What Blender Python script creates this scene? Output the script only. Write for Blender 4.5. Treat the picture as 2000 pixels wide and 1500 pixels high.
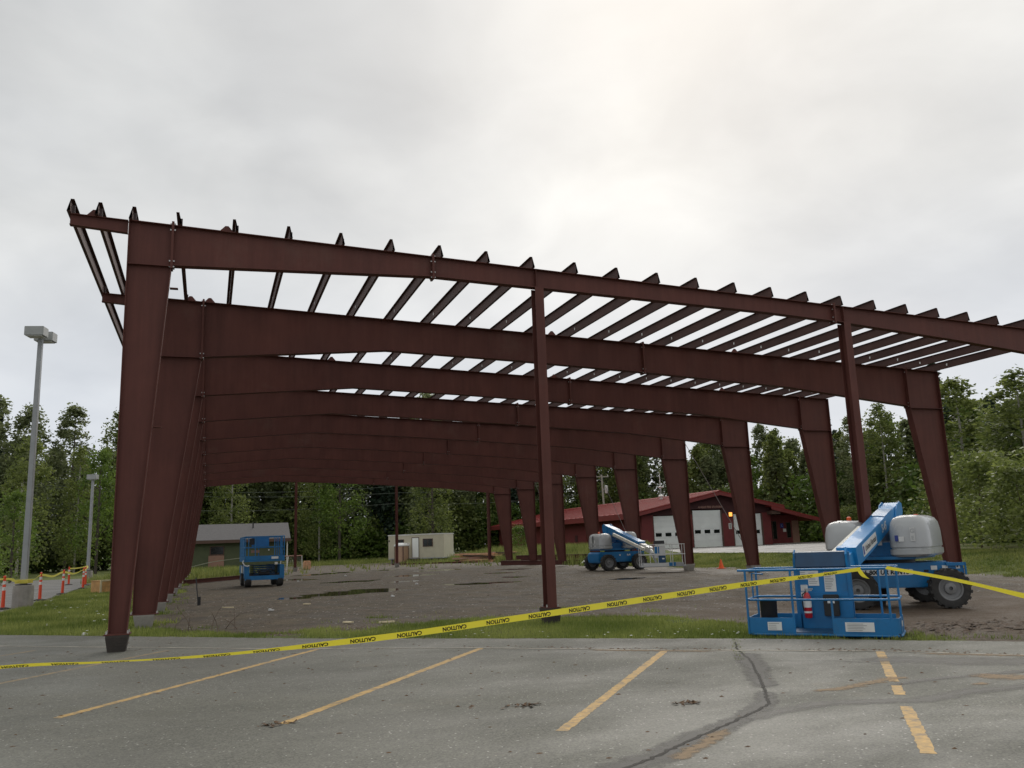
import bpy, bmesh, math, random
import numpy as np
from mathutils import Vector, Matrix
random.seed(7); RN = np.random.default_rng(11)
for o in list(bpy.data.objects): bpy.data.objects.remove(o)
scene = bpy.context.scene
COL = scene.collection

# ------------------------------------------------------------------ camera
cam_d = bpy.data.cameras.new('camera'); cam = bpy.data.objects.new('camera', cam_d); COL.objects.link(cam)
cam_d.sensor_fit = 'HORIZONTAL'; cam_d.sensor_width = 36.0; cam_d.lens = 36.0*1661.9/2000.0
cam_d.clip_start = 0.1; cam_d.clip_end = 3000
FW = Vector((0.33197724, 0.92518662, 0.18390441)); RT = Vector((0.94282887, -0.33152677, -0.03411335)); UP = Vector((-0.02940802, -0.18471524, 0.982352))
m = Matrix.Identity(4)
for i in range(3): m[i][0] = RT[i]; m[i][1] = UP[i]; m[i][2] = -FW[i]
m.translation = (1.5704, -16.7074, 1.30)
cam.matrix_world = m
scene.camera = cam

# ------------------------------------------------------------------ sky
SUN_AZ = math.radians(33); SUN_EL = math.radians(38)      # azimuth from +Y towards +X
world = bpy.data.worlds.new('World'); scene.world = world; world.use_nodes = True
nt = world.node_tree; nt.nodes.clear()
def N(t, typ, **k):
    n = t.nodes.new(typ)
    for a, b in k.items(): setattr(n, a, b)
    return n
out = N(nt, 'ShaderNodeOutputWorld'); bg = N(nt, 'ShaderNodeBackground'); bg.inputs['Strength'].default_value = 0.1
sky = N(nt, 'ShaderNodeTexSky', sky_type='NISHITA'); sky.sun_disc = False
sky.sun_elevation = SUN_EL; sky.sun_rotation = SUN_AZ; sky.air_density = 1.0; sky.dust_density = 2.0
tc = N(nt, 'ShaderNodeTexCoord'); sep = N(nt, 'ShaderNodeSeparateXYZ'); nt.links.new(tc.outputs['Generated'], sep.inputs[0])
addz = N(nt, 'ShaderNodeMath', operation='ADD'); addz.inputs[1].default_value = 0.32
absz = N(nt, 'ShaderNodeMath', operation='ABSOLUTE'); nt.links.new(sep.outputs['Z'], absz.inputs[0]); nt.links.new(absz.outputs[0], addz.inputs[0])
dx = N(nt, 'ShaderNodeMath', operation='DIVIDE'); dy = N(nt, 'ShaderNodeMath', operation='DIVIDE')
nt.links.new(sep.outputs['X'], dx.inputs[0]); nt.links.new(addz.outputs[0], dx.inputs[1])
nt.links.new(sep.outputs['Y'], dy.inputs[0]); nt.links.new(addz.outputs[0], dy.inputs[1])
cmb = N(nt, 'ShaderNodeCombineXYZ'); nt.links.new(dx.outputs[0], cmb.inputs[0]); nt.links.new(dy.outputs[0], cmb.inputs[1])
n1 = N(nt, 'ShaderNodeTexNoise'); n1.inputs['Scale'].default_value = 1.5; n1.inputs['Detail'].default_value = 7; n1.inputs['Roughness'].default_value = 0.48; n1.inputs['Distortion'].default_value = 0.25
mp = N(nt, 'ShaderNodeMapping'); mp.inputs['Location'].default_value = (3.35, 1.7, 0.4); nt.links.new(cmb.outputs[0], mp.inputs[0]); nt.links.new(mp.outputs[0], n1.inputs['Vector'])
r1 = N(nt, 'ShaderNodeValToRGB'); r1.color_ramp.elements[0].position = 0.36; r1.color_ramp.elements[1].position = 0.62
r1.color_ramp.elements[0].color = (4.95, 5.0, 4.95, 1); r1.color_ramp.elements[1].color = (6.95, 6.9, 6.6, 1)
nt.links.new(n1.outputs['Fac'], r1.inputs[0])
n3 = N(nt, 'ShaderNodeTexNoise'); n3.inputs['Scale'].default_value = 4.2; n3.inputs['Detail'].default_value = 6; n3.inputs['Roughness'].default_value = 0.5; n3.inputs['Distortion'].default_value = 0.4; nt.links.new(mp.outputs[0], n3.inputs['Vector'])
r3 = N(nt, 'ShaderNodeMapRange'); r3.inputs['From Min'].default_value = .3; r3.inputs['From Max'].default_value = .7; r3.inputs['To Min'].default_value = .90; r3.inputs['To Max'].default_value = 1.08; nt.links.new(n3.outputs['Fac'], r3.inputs['Value'])
mx3 = N(nt, 'ShaderNodeMix', data_type='RGBA', blend_type='MULTIPLY'); mx3.inputs['Factor'].default_value = 1.0; nt.links.new(r1.outputs[0], mx3.inputs['A']); nt.links.new(r3.outputs[0], mx3.inputs['B'])
# thin cloud low down where blue comes through
lowr = N(nt, 'ShaderNodeMapRange', interpolation_type='SMOOTHSTEP'); lowr.inputs['From Min'].default_value = 0.02; lowr.inputs['From Max'].default_value = 0.42; lowr.inputs['To Min'].default_value = 0.75; lowr.inputs['To Max'].default_value = 0.0
nt.links.new(absz.outputs[0], lowr.inputs['Value'])
mixl = N(nt, 'ShaderNodeMix', data_type='RGBA'); mixl.inputs['B'].default_value = (5.4, 5.8, 6.6, 1)
nt.links.new(lowr.outputs[0], mixl.inputs['Factor']); nt.links.new(mx3.outputs['Result'], mixl.inputs['A'])
# soft brightening around the veiled sun
sd = (math.sin(SUN_AZ)*math.cos(SUN_EL), math.cos(SUN_AZ)*math.cos(SUN_EL), math.sin(SUN_EL))
dot = N(nt, 'ShaderNodeVectorMath', operation='DOT_PRODUCT'); dot.inputs[1].default_value = sd; nt.links.new(tc.outputs['Generated'], dot.inputs[0])
glow = N(nt, 'ShaderNodeMapRange', interpolation_type='SMOOTHSTEP'); glow.inputs['From Min'].default_value = 0.80; glow.inputs['From Max'].default_value = 1.0; glow.inputs['To Min'].default_value = 0.0; glow.inputs['To Max'].default_value = 0.14
nt.links.new(dot.outputs['Value'], glow.inputs['Value'])
mixg = N(nt, 'ShaderNodeMix', data_type='RGBA'); mixg.inputs['B'].default_value = (7.3, 6.95, 6.5, 1)
nt.links.new(glow.outputs[0], mixg.inputs['Factor']); nt.links.new(mixl.outputs['Result'], mixg.inputs['A'])
mixs = N(nt, 'ShaderNodeMix', data_type='RGBA'); mixs.inputs['Factor'].default_value = 0.92
nt.links.new(sky.outputs[0], mixs.inputs['A']); nt.links.new(mixg.outputs['Result'], mixs.inputs['B'])
nt.links.new(mixs.outputs['Result'], bg.inputs['Color']); nt.links.new(bg.outputs[0], out.inputs[0])

sun_d = bpy.data.lights.new('sun', 'SUN'); sun_d.energy = 1.45; sun_d.angle = math.radians(35); sun_d.color = (1.0, 0.95, 0.88)
sun = bpy.data.objects.new('sun', sun_d); COL.objects.link(sun)
sun.rotation_euler = Vector(sd).to_track_quat('Z', 'Y').to_euler()
scene.view_settings.view_transform = 'Standard'; scene.view_settings.look = 'None'
scene.view_settings.exposure = 0.34; scene.view_settings.gamma = 1.0; scene.view_settings.use_curve_mapping = False

# ------------------------------------------------------------------ materials
MATS = {}
def mat(name, col, rough=0.6, metal=0.0, var=0.15, scale=3.0, bump=0.0, bscale=40.0, col2=None, spec=0.5, cov=0.57, coat=0.0):
    """Procedural material: colour varied by noise, optional second colour patches, fine bump."""
    M = bpy.data.materials.new(name); M.use_nodes = True; t = M.node_tree; b = t.nodes['Principled BSDF']
    b.inputs['Roughness'].default_value = rough; b.inputs['Metallic'].default_value = metal; b.inputs['Specular IOR Level'].default_value = spec
    if coat: b.inputs['Coat Weight'].default_value = coat
    tcn = N(t, 'ShaderNodeTexCoord'); nz = N(t, 'ShaderNodeTexNoise'); nz.inputs['Scale'].default_value = scale; nz.inputs['Detail'].default_value = 6; nz.inputs['Roughness'].default_value = 0.62
    t.links.new(tcn.outputs['Object'], nz.inputs['Vector'])
    rp = N(t, 'ShaderNodeValToRGB'); e = rp.color_ramp.elements; e[0].position = 0.3; e[1].position = 0.7
    lo = tuple(c*(1-var) for c in col); hi = tuple(min(1, c*(1+var)) for c in col)
    e[0].color = (*lo, 1); e[1].color = (*hi, 1)
    t.links.new(nz.outputs['Fac'], rp.inputs[0]); last = rp.outputs[0]
    if col2:
        n2 = N(t, 'ShaderNodeTexNoise'); n2.inputs['Scale'].default_value = scale*0.45; n2.inputs['Detail'].default_value = 8; n2.inputs['Roughness'].default_value = 0.7
        t.links.new(tcn.outputs['Object'], n2.inputs['Vector'])
        mr = N(t, 'ShaderNodeMapRange'); mr.inputs['From Min'].default_value = cov; mr.inputs['From Max'].default_value = cov+.15; mr.inputs['To Max'].default_value = 0.75
        t.links.new(n2.outputs['Fac'], mr.inputs['Value'])
        mx = N(t, 'ShaderNodeMix', data_type='RGBA'); mx.inputs['B'].default_value = (*col2, 1)
        t.links.new(mr.outputs[0], mx.inputs['Factor']); t.links.new(last, mx.inputs['A']); last = mx.outputs['Result']
    t.links.new(last, b.inputs['Base Color'])
    rr = N(t, 'ShaderNodeMapRange'); rr.inputs['To Min'].default_value = max(0.02, rough-0.12); rr.inputs['To Max'].default_value = min(1, rough+0.12)
    t.links.new(nz.outputs['Fac'], rr.inputs['Value']); t.links.new(rr.outputs[0], b.inputs['Roughness'])
    if bump:
        nb = N(t, 'ShaderNodeTexNoise'); nb.inputs['Scale'].default_value = bscale; nb.inputs['Detail'].default_value = 4
        t.links.new(tcn.outputs['Object'], nb.inputs['Vector'])
        bp = N(t, 'ShaderNodeBump'); bp.inputs['Strength'].default_value = bump; bp.inputs['Distance'].default_value = 0.02
        t.links.new(nb.outputs['Fac'], bp.inputs['Height']); t.links.new(bp.outputs[0], b.inputs['Normal'])
    MATS[name] = M
    return M

def primer(name, col):
    M = mat(name, col, 0.6, var=0.16, scale=0.8, col2=(col[0]*1.2, col[1]*1.75, col[2]*1.75), bump=0.06, bscale=5, spec=0.25); t = M.node_tree; b = t.nodes['Principled BSDF']
    src = b.inputs['Base Color'].links[0].from_socket; tcn = N(t, 'ShaderNodeTexCoord')
    mpp = N(t, 'ShaderNodeMapping'); mpp.inputs['Scale'].default_value = (7, 7, .55); t.links.new(tcn.outputs['Object'], mpp.inputs[0])
    n = N(t, 'ShaderNodeTexNoise'); n.inputs['Scale'].default_value = 1.0; n.inputs['Detail'].default_value = 6; n.inputs['Roughness'].default_value = .7; t.links.new(mpp.outputs[0], n.inputs['Vector'])
    r = N(t, 'ShaderNodeMapRange'); r.inputs['From Min'].default_value = .35; r.inputs['From Max'].default_value = .68; r.inputs['To Min'].default_value = .88; r.inputs['To Max'].default_value = 1.1; t.links.new(n.outputs['Fac'], r.inputs['Value'])
    mx = N(t, 'ShaderNodeMix', data_type='RGBA', blend_type='MULTIPLY'); mx.inputs['Factor'].default_value = 1.0; t.links.new(src, mx.inputs['A']); t.links.new(r.outputs[0], mx.inputs['B'])
    n2 = N(t, 'ShaderNodeTexNoise'); n2.inputs['Scale'].default_value = .55; n2.inputs['Detail'].default_value = 10; n2.inputs['Roughness'].default_value = .8; t.links.new(tcn.outputs['Object'], n2.inputs['Vector'])
    r2 = N(t, 'ShaderNodeMapRange'); r2.inputs['From Min'].default_value = .66; r2.inputs['From Max'].default_value = .74; r2.inputs['To Max'].default_value = .4; t.links.new(n2.outputs['Fac'], r2.inputs['Value'])
    m2 = N(t, 'ShaderNodeMix', data_type='RGBA'); m2.inputs['B'].default_value = (.20, .13, .11, 1); t.links.new(r2.outputs[0], m2.inputs['Factor']); t.links.new(mx.outputs['Result'], m2.inputs['A']); t.links.new(m2.outputs['Result'], b.inputs['Base Color'])
primer('primer_red', (0.118, 0.042, 0.033))
mat('primer_dark', (0.060, 0.034, 0.032), 0.5, var=0.25, scale=1.5)
mat('purlin_steel', (0.095, 0.054, 0.047), 0.6, var=0.25, scale=1.2, spec=0.12)
mat('bolt_zinc', (0.5, 0.48, 0.46), 0.4, metal=0.7)
mat('sticker_white', (0.72, 0.72, 0.70), 0.5, var=0.06)
mat('concrete', (0.30, 0.28, 0.25), 0.85, var=0.25, scale=2.5, bump=0.3, bscale=30, col2=(0.17, 0.15, 0.13))
mat('concrete_dark', (0.045, 0.037, 0.031), 0.8, var=0.3, scale=4, bump=0.3, bscale=30)
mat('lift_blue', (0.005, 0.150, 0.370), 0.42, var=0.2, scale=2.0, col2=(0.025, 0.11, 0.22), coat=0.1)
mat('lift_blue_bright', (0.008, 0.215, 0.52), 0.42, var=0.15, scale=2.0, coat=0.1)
mat('lift_blue_dark', (0.006, 0.05, 0.12), 0.4, var=0.2)
mat('cover_grey', (0.43, 0.44, 0.44), 0.3, var=0.06, scale=1.5, coat=0.4)
mat('cover_light', (0.62, 0.62, 0.60), 0.4, var=0.08, scale=1.5)
mat('cream', (0.66, 0.64, 0.55), 0.5, var=0.08)
mat('rubber', (0.035, 0.033, 0.031), 0.85, var=0.3, scale=8, bump=0.3, bscale=50, col2=(0.10, 0.085, 0.07))
mat('rim_grey', (0.20, 0.20, 0.20), 0.5, var=0.15, scale=6, col2=(0.2, 0.17, 0.14))
mat('black_plastic', (0.016, 0.016, 0.017), 0.5, var=0.2)
mat('ink_black', (0.012, 0.012, 0.012), 0.6, var=0.1)
mat('ink_blue', (0.03, 0.05, 0.25), 0.5, var=0.1)
mat('extinguisher_red', (0.48, 0.012, 0.02), 0.3, var=0.1, coat=0.4)

mat('orange_plastic', (0.78, 0.075, 0.022), 0.45, var=0.1)
mat('reflective_white', (0.75, 0.73, 0.70), 0.35, var=0.08)
mat('galvanised', (0.33, 0.34, 0.35), 0.5, var=0.12, scale=3)
mat('lamp_grey', (0.36, 0.37, 0.36), 0.55, var=0.1, scale=3)
mat('paint_orange', (0.47, 0.30, 0.105), 0.7, var=0.28, scale=16, col2=(0.17, 0.15, 0.115), cov=0.49)
mat('paint_faded', (0.27, 0.205, 0.115), 0.75, var=0.25, scale=16, col2=(0.14, 0.13, 0.11), cov=0.46)
mat('plywood', (0.52, 0.29, 0.11), 0.7, var=0.3, scale=5, col2=(0.30, 0.17, 0.07))
mat('lumber', (0.62, 0.36, 0.21), 0.7, var=0.3, scale=4)
mat('lumber_pale', (0.66, 0.56, 0.36), 0.7, var=0.15, scale=4)
mat('brick_red', (0.165, 0.030, 0.030), 0.75, var=0.16, scale=3, bump=0.2, bscale=14)
mat('soffit_dark', (0.065, 0.020, 0.020), 0.8, var=0.2)
mat('roof_red', (0.225, 0.038, 0.034), 0.7, var=0.15, scale=1.5, spec=0.15)
mat('fascia_red', (0.20, 0.035, 0.033), 0.5, var=0.12, scale=2)
mat('door_white', (0.88, 0.90, 0.87), 0.45, var=0.06, scale=1.2)
mat('glass_dark', (0.012, 0.015, 0.015), 0.08, var=0.2)
mat('door_tan', (0.30, 0.17, 0.12), 0.6, var=0.12)
mat('shed_green', (0.085, 0.10, 0.050), 0.8, var=0.15, scale=2)
mat('shingle_grey', (0.135, 0.13, 0.13), 0.85, var=0.18, scale=6, bump=0.3, bscale=20, spec=0.1)
mat('trim_brown', (0.10, 0.055, 0.04), 0.7, var=0.15)
mat('trailer_tan', (0.54, 0.50, 0.38), 0.5, var=0.07, scale=1.5)
mat('trailer_tan_lit', (0.70, 0.66, 0.52), 0.5, var=0.06, scale=1.5)  # lighter copy of the trailer tan, for the brighter end face
mat('trim_white', (0.68, 0.68, 0.64), 0.5, var=0.08)
mat('toilet_tan', (0.46, 0.29, 0.19), 0.5, var=0.1)
mat('toilet_roof', (0.80, 0.80, 0.78), 0.4, var=0.04)
mat('wood_pole', (0.36, 0.34, 0.28), 0.8, var=0.2, scale=2)
mat('wire', (0.05, 0.05, 0.05), 0.6)
mat('wire_bright', (0.16, 0.18, 0.15), 0.4)
mat('rod_steel', (0.16, 0.13, 0.12), 0.5)
mat('bark', (0.085, 0.07, 0.055), 0.9, var=0.35, scale=5)
mat('bark_birch', (0.33, 0.31, 0.27), 0.8, var=0.35, scale=4, col2=(0.07, 0.06, 0.05))
mat('twig', (0.10, 0.07, 0.05), 0.9, var=0.3)
mat('dead_leaf', (0.10, 0.055, 0.025), 0.8, var=0.4, scale=20)
mat('mud', (0.10, 0.068, 0.045), 0.75, var=0.35, scale=6, bump=0.8, bscale=18)
mat('cone_orange', (0.85, 0.12, 0.02), 0.5, var=0.08)
mat('netting', (0.55, 0.53, 0.48), 0.8)
mat('rust_pink', (0.45, 0.26, 0.20), 0.7)

def emission(name, col, s):
    M = bpy.data.materials.new(name); M.use_nodes = True; t = M.node_tree; b = t.nodes['Principled BSDF']
    nz = N(t, 'ShaderNodeTexNoise'); nz.inputs['Scale'].default_value = 3.0
    rp = N(t, 'ShaderNodeValToRGB'); rp.color_ramp.elements[0].color = (*[c*0.8 for c in col], 1); rp.color_ramp.elements[1].color = (*col, 1)
    t.links.new(nz.outputs['Fac'], rp.inputs[0]); t.links.new(rp.outputs[0], b.inputs['Emission Color']); b.inputs['Emission Strength'].default_value = s
    b.inputs['Base Color'].default_value = (*col, 1); MATS[name] = M
emission('light_amber', (1.0, 0.36, 0.07), 1.6)

def leaf_mat(name, dark, light, trans=0.35):
    M = bpy.data.materials.new(name); M.use_nodes = True; t = M.node_tree; b = t.nodes['Principled BSDF']; o = t.nodes['Material Output']
    at = N(t, 'ShaderNodeAttribute', attribute_name='tint'); rp = N(t, 'ShaderNodeValToRGB'); e = rp.color_ramp.elements
    e[0].color = (*dark, 1); e[1].color = (*light, 1); t.links.new(at.outputs['Fac'], rp.inputs[0])
    t.links.new(rp.outputs[0], b.inputs['Base Color']); b.inputs['Roughness'].default_value = 0.5; b.inputs['Specular IOR Level'].default_value = 0.35
    tr = N(t, 'ShaderNodeBsdfTranslucent'); t.links.new(rp.outputs[0], tr.inputs['Color'])
    ms = N(t, 'ShaderNodeMixShader'); ms.inputs[0].default_value = trans
    t.links.new(b.outputs[0], ms.inputs[1]); t.links.new(tr.outputs[0], ms.inputs[2]); t.links.new(ms.outputs[0], o.inputs[0]); MATS[name] = M
leaf_mat('leaf_birch', (0.075, 0.105, 0.025), (0.29, 0.335, 0.095), .5)
leaf_mat('tape_yellow', (0.86, 0.76, 0.07), (0.86, 0.76, 0.07), 0.4)
leaf_mat('tape_pale', (0.80, 0.72, 0.16), (0.80, 0.72, 0.16), 0.4)
leaf_mat('leaf_poplar', (0.090, 0.118, 0.046), (0.31, 0.345, 0.165), .5)
leaf_mat('leaf_alder', (0.065, 0.115, 0.020), (0.22, 0.31, 0.055), .45)
leaf_mat('leaf_spruce', (0.022, 0.042, 0.026), (0.065, 0.098, 0.060), 0.15)
leaf_mat('leaf_grass', (0.115, 0.165, 0.028), (0.38, 0.41, 0.12), 0.4)
leaf_mat('leaf_weed', (0.105, 0.150, 0.030), (0.33, 0.34, 0.11), 0.4)

# ---- ground materials
def ground_mat():
    M = bpy.data.materials.new('ground'); M.use_nodes = True; t = M.node_tree; b = t.nodes['Principled BSDF']
    tcn = N(t, 'ShaderNodeTexCoord')
    def noise(s, d=6, r=0.6):
        n = N(t, 'ShaderNodeTexNoise'); n.inputs['Scale'].default_value = s; n.inputs['Detail'].default_value = d; n.inputs['Roughness'].default_value = r
        t.links.new(tcn.outputs['Object'], n.inputs['Vector']); return n
    def ramp(src, a, ca, bb, cb):
        r = N(t, 'ShaderNodeValToRGB'); e = r.color_ramp.elements; e[0].position = a; e[1].position = bb; e[0].color = (*ca, 1); e[1].color = (*cb, 1)
        t.links.new(src, r.inputs[0]); return r.outputs[0]
    def mix(f, a, bb):
        x = N(t, 'ShaderNodeMix', data_type='RGBA'); t.links.new(f, x.inputs['Factor']); t.links.new(a, x.inputs['A']); t.links.new(bb, x.inputs['B']); return x.outputs['Result']
    def rng(src, a, bb, lo=0.0, hi=1.0):
        x = N(t, 'ShaderNodeMapRange'); x.inputs['From Min'].default_value = a; x.inputs['From Max'].default_value = bb; x.inputs['To Min'].default_value = lo; x.inputs['To Max'].default_value = hi
        t.links.new(src, x.inputs['Value']); return x.outputs[0]
    fine = noise(22, 8, 0.75); mid = noise(0.75, 9, 0.72); big = noise(0.22, 5, 0.55); peb = N(t, 'ShaderNodeTexVoronoi'); peb.inputs['Scale'].default_value = 26
    t.links.new(tcn.outputs['Object'], peb.inputs['Vector'])
    gcol = ramp(fine.outputs['Fac'], 0.32, (0.050, 0.039, 0.026), 0.72, (0.190, 0.153, 0.108))
    wet = ramp(fine.outputs['Fac'], 0.32, (0.024, 0.018, 0.012), 0.72, (0.098, 0.077, 0.053))
    wf = rng(mid.outputs['Fac'], 0.42, 0.66)
    gravel = mix(wf, gcol, wet)
    mpp = N(t, 'ShaderNodeMapping'); mpp.inputs['Rotation'].default_value = (0, 0, .35); mpp.inputs['Scale'].default_value = (1.0, .7, 1); t.links.new(tcn.outputs['Object'], mpp.inputs[0])
    bl = N(t, 'ShaderNodeTexNoise'); bl.inputs['Scale'].default_value = 1.9; bl.inputs['Detail'].default_value = 10; bl.inputs['Roughness'].default_value = .78; t.links.new(mpp.outputs[0], bl.inputs['Vector'])
    mm = N(t, 'ShaderNodeMix', data_type='RGBA', blend_type='MULTIPLY'); mm.inputs['Factor'].default_value = 1.0; t.links.new(gravel, mm.inputs['A']); t.links.new(rng(bl.outputs['Fac'], .34, .64, .52, 1.25), mm.inputs['B']); gravel = mm.outputs['Result']
    b.inputs['Specular IOR Level'].default_value = .18
    brown = ramp(fine.outputs['Fac'], 0.3, (0.060, 0.040, 0.026), 0.72, (0.19, 0.145, 0.105))
    at2 = N(t, 'ShaderNodeAttribute', attribute_name='dirt'); gravel = mix(at2.outputs['Fac'], gravel, brown)
    g1 = ramp(fine.outputs['Fac'], 0.3, (0.055, 0.080, 0.018), 0.72, (0.15, 0.185, 0.052)); g2 = ramp(fine.outputs['Fac'], 0.3, (0.075, 0.082, 0.028), 0.72, (0.18, 0.18, 0.075))
    grass = mix(rng(big.outputs['Fac'], 0.42, 0.62), g1, g2)
    at = N(t, 'ShaderNodeAttribute', attribute_name='grass')
    sm = N(t, 'ShaderNodeMath', operation='ADD'); t.links.new(at.outputs['Fac'], sm.inputs[0])
    jit = rng(noise(2.6, 8, 0.7).outputs['Fac'], 0.25, 0.75, -0.55, 0.55); t.links.new(jit, sm.inputs[1])
    gf = rng(sm.outputs[0], 0.42, 0.60)
    t.links.new(mix(gf, gravel, grass), b.inputs['Base Color'])
    rgh = N(t, 'ShaderNodeMix'); rgh.data_type = 'FLOAT'; rgh.inputs['A'].default_value = 0.8; rgh.inputs['B'].default_value = 0.55
    t.links.new(wf, rgh.inputs['Factor'])
    rg2 = N(t, 'ShaderNodeMix'); rg2.data_type = 'FLOAT'; rg2.inputs['B'].default_value = 0.95; t.links.new(gf, rg2.inputs['Factor']); t.links.new(rgh.outputs['Result'], rg2.inputs['A'])
    t.links.new(rg2.outputs['Result'], b.inputs['Roughness'])
    hs = N(t, 'ShaderNodeMath', operation='ADD'); t.links.new(peb.outputs['Distance'], hs.inputs[0]); t.links.new(fine.outputs['Fac'], hs.inputs[1])
    bp = N(t, 'ShaderNodeBump'); bp.inputs['Strength'].default_value = 0.7; bp.inputs['Distance'].default_value = 0.03
    t.links.new(hs.outputs[0], bp.inputs['Height'])
    bp2 = N(t, 'ShaderNodeBump'); bp2.inputs['Strength'].default_value = 0.8; bp2.inputs['Distance'].default_value = 0.12
    t.links.new(noise(2.2, 4, 0.6).outputs['Fac'], bp2.inputs['Height']); t.links.new(bp.outputs[0], bp2.inputs['Normal']); t.links.new(bp2.outputs[0], b.inputs['Normal'])
    MATS['ground'] = M
ground_mat()

def asphalt_mat(name, base, wetrough=0.42):
    M = bpy.data.materials.new(name); M.use_nodes = True; t = M.node_tree; b = t.nodes['Principled BSDF']
    tcn = N(t, 'ShaderNodeTexCoord')
    def noise(s, d=6, r=0.6, stretch=None):
        n = N(t, 'ShaderNodeTexNoise'); n.inputs['Scale'].default_value = s; n.inputs['Detail'].default_value = d; n.inputs['Roughness'].default_value = r
        if stretch:
            mpp = N(t, 'ShaderNodeMapping'); mpp.inputs['Rotation'].default_value = (0, 0, stretch[0]); mpp.inputs['Scale'].default_value = (1, stretch[1], 1)
            t.links.new(tcn.outputs['Object'], mpp.inputs[0]); t.links.new(mpp.outputs[0], n.inputs['Vector'])
        else: t.links.new(tcn.outputs['Object'], n.inputs['Vector'])
        return n
    vor = N(t, 'ShaderNodeTexVoronoi'); vor.inputs['Scale'].default_value = 70; t.links.new(tcn.outputs['Object'], vor.inputs['Vector'])
    r = N(t, 'ShaderNodeValToRGB'); e = r.color_ramp.elements
    e[0].position = 0.25; e[1].position = 0.85; e[0].color = (*[c*0.62 for c in base], 1); e[1].color = (*[c*1.5 for c in base], 1)
    n = noise(48, 8, 0.8); ad = N(t, 'ShaderNodeMix'); ad.data_type = 'FLOAT'; ad.inputs['Factor'].default_value = 0.5
    t.links.new(n.outputs['Fac'], ad.inputs['A']); sep_ = N(t, 'ShaderNodeSeparateColor'); t.links.new(vor.outputs['Color'], sep_.inputs[0]); t.links.new(sep_.outputs[0], ad.inputs['B'])
    t.links.new(ad.outputs['Result'], r.inputs[0])
    big = noise(0.35, 7, 0.6, (-0.6, 1.4)); rb = N(t, 'ShaderNodeMapRange'); rb.inputs['From Min'].default_value = 0.3; rb.inputs['From Max'].default_value = 0.7; rb.inputs['To Min'].default_value = 0.80; rb.inputs['To Max'].default_value = 1.18
    t.links.new(big.outputs['Fac'], rb.inputs['Value'])
    mul = N(t, 'ShaderNodeMix', data_type='RGBA', blend_type='MULTIPLY'); mul.inputs['Factor'].default_value = 1.0
    t.links.new(r.outputs[0], mul.inputs['A']); t.links.new(rb.outputs[0], mul.inputs['B'])
    st = noise(0.8, 9, 0.72, (0.5, 1.7)); ms = N(t, 'ShaderNodeMapRange'); ms.inputs['From Min'].default_value = 0.58; ms.inputs['From Max'].default_value = 0.74; ms.inputs['To Max'].default_value = 0.45
    t.links.new(st.outputs['Fac'], ms.inputs['Value'])
    m2 = N(t, 'ShaderNodeMix', data_type='RGBA'); m2.inputs['B'].default_value = (0.185, 0.155, 0.115, 1); t.links.new(ms.outputs[0], m2.inputs['Factor']); t.links.new(mul.outputs['Result'], m2.inputs['A'])
    fl = N(t, 'ShaderNodeMath', operation='GREATER_THAN'); fl.inputs[1].default_value = .992; t.links.new(sep_.outputs[1], fl.inputs[0]); m3 = N(t, 'ShaderNodeMix', data_type='RGBA'); m3.inputs['B'].default_value = (.36, .35, .32, 1); t.links.new(fl.outputs[0], m3.inputs['Factor']); t.links.new(m2.outputs['Result'], m3.inputs['A'])
    t.links.new(m3.outputs['Result'], b.inputs['Base Color'])
    wr = noise(0.5, 6, 0.6, (-0.65, 1.6)); w = N(t, 'ShaderNodeMapRange'); w.inputs['From Min'].default_value = 0.38; w.inputs['From Max'].default_value = 0.62; w.inputs['To Min'].default_value = wetrough; w.inputs['To Max'].default_value = wetrough+.22
    t.links.new(wr.outputs['Fac'], w.inputs['Value']); t.links.new(w.outputs[0], b.inputs['Roughness'])
    bp = N(t, 'ShaderNodeBump'); bp.inputs['Strength'].default_value = 0.35; bp.inputs['Distance'].default_value = 0.006; t.links.new(ad.outputs['Result'], bp.inputs['Height'])
    t.links.new(bp.outputs[0], b.inputs['Normal']); MATS[name] = M
asphalt_mat('asphalt', (0.116, 0.115, 0.094), .55)
asphalt_mat('asphalt_patch', (0.055, 0.055, 0.052), 0.5)
asphalt_mat('asphalt_road', (0.120, 0.116, 0.110), 0.55)
M = bpy.data.materials.new('water'); M.use_nodes = True; b = M.node_tree.nodes['Principled BSDF']
nz = N(M.node_tree, 'ShaderNodeTexNoise'); nz.inputs['Scale'].default_value = 3; rp = N(M.node_tree, 'ShaderNodeValToRGB'); rp.color_ramp.elements[0].color = (0.060, 0.047, 0.030, 1); rp.color_ramp.elements[1].color = (0.095, 0.075, 0.050, 1)
M.node_tree.links.new(nz.outputs['Fac'], rp.inputs[0]); M.node_tree.links.new(rp.outputs[0], b.inputs['Base Color']); b.inputs['Roughness'].default_value = 0.03; b.inputs['IOR'].default_value = 1.33; MATS['water'] = M

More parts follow.
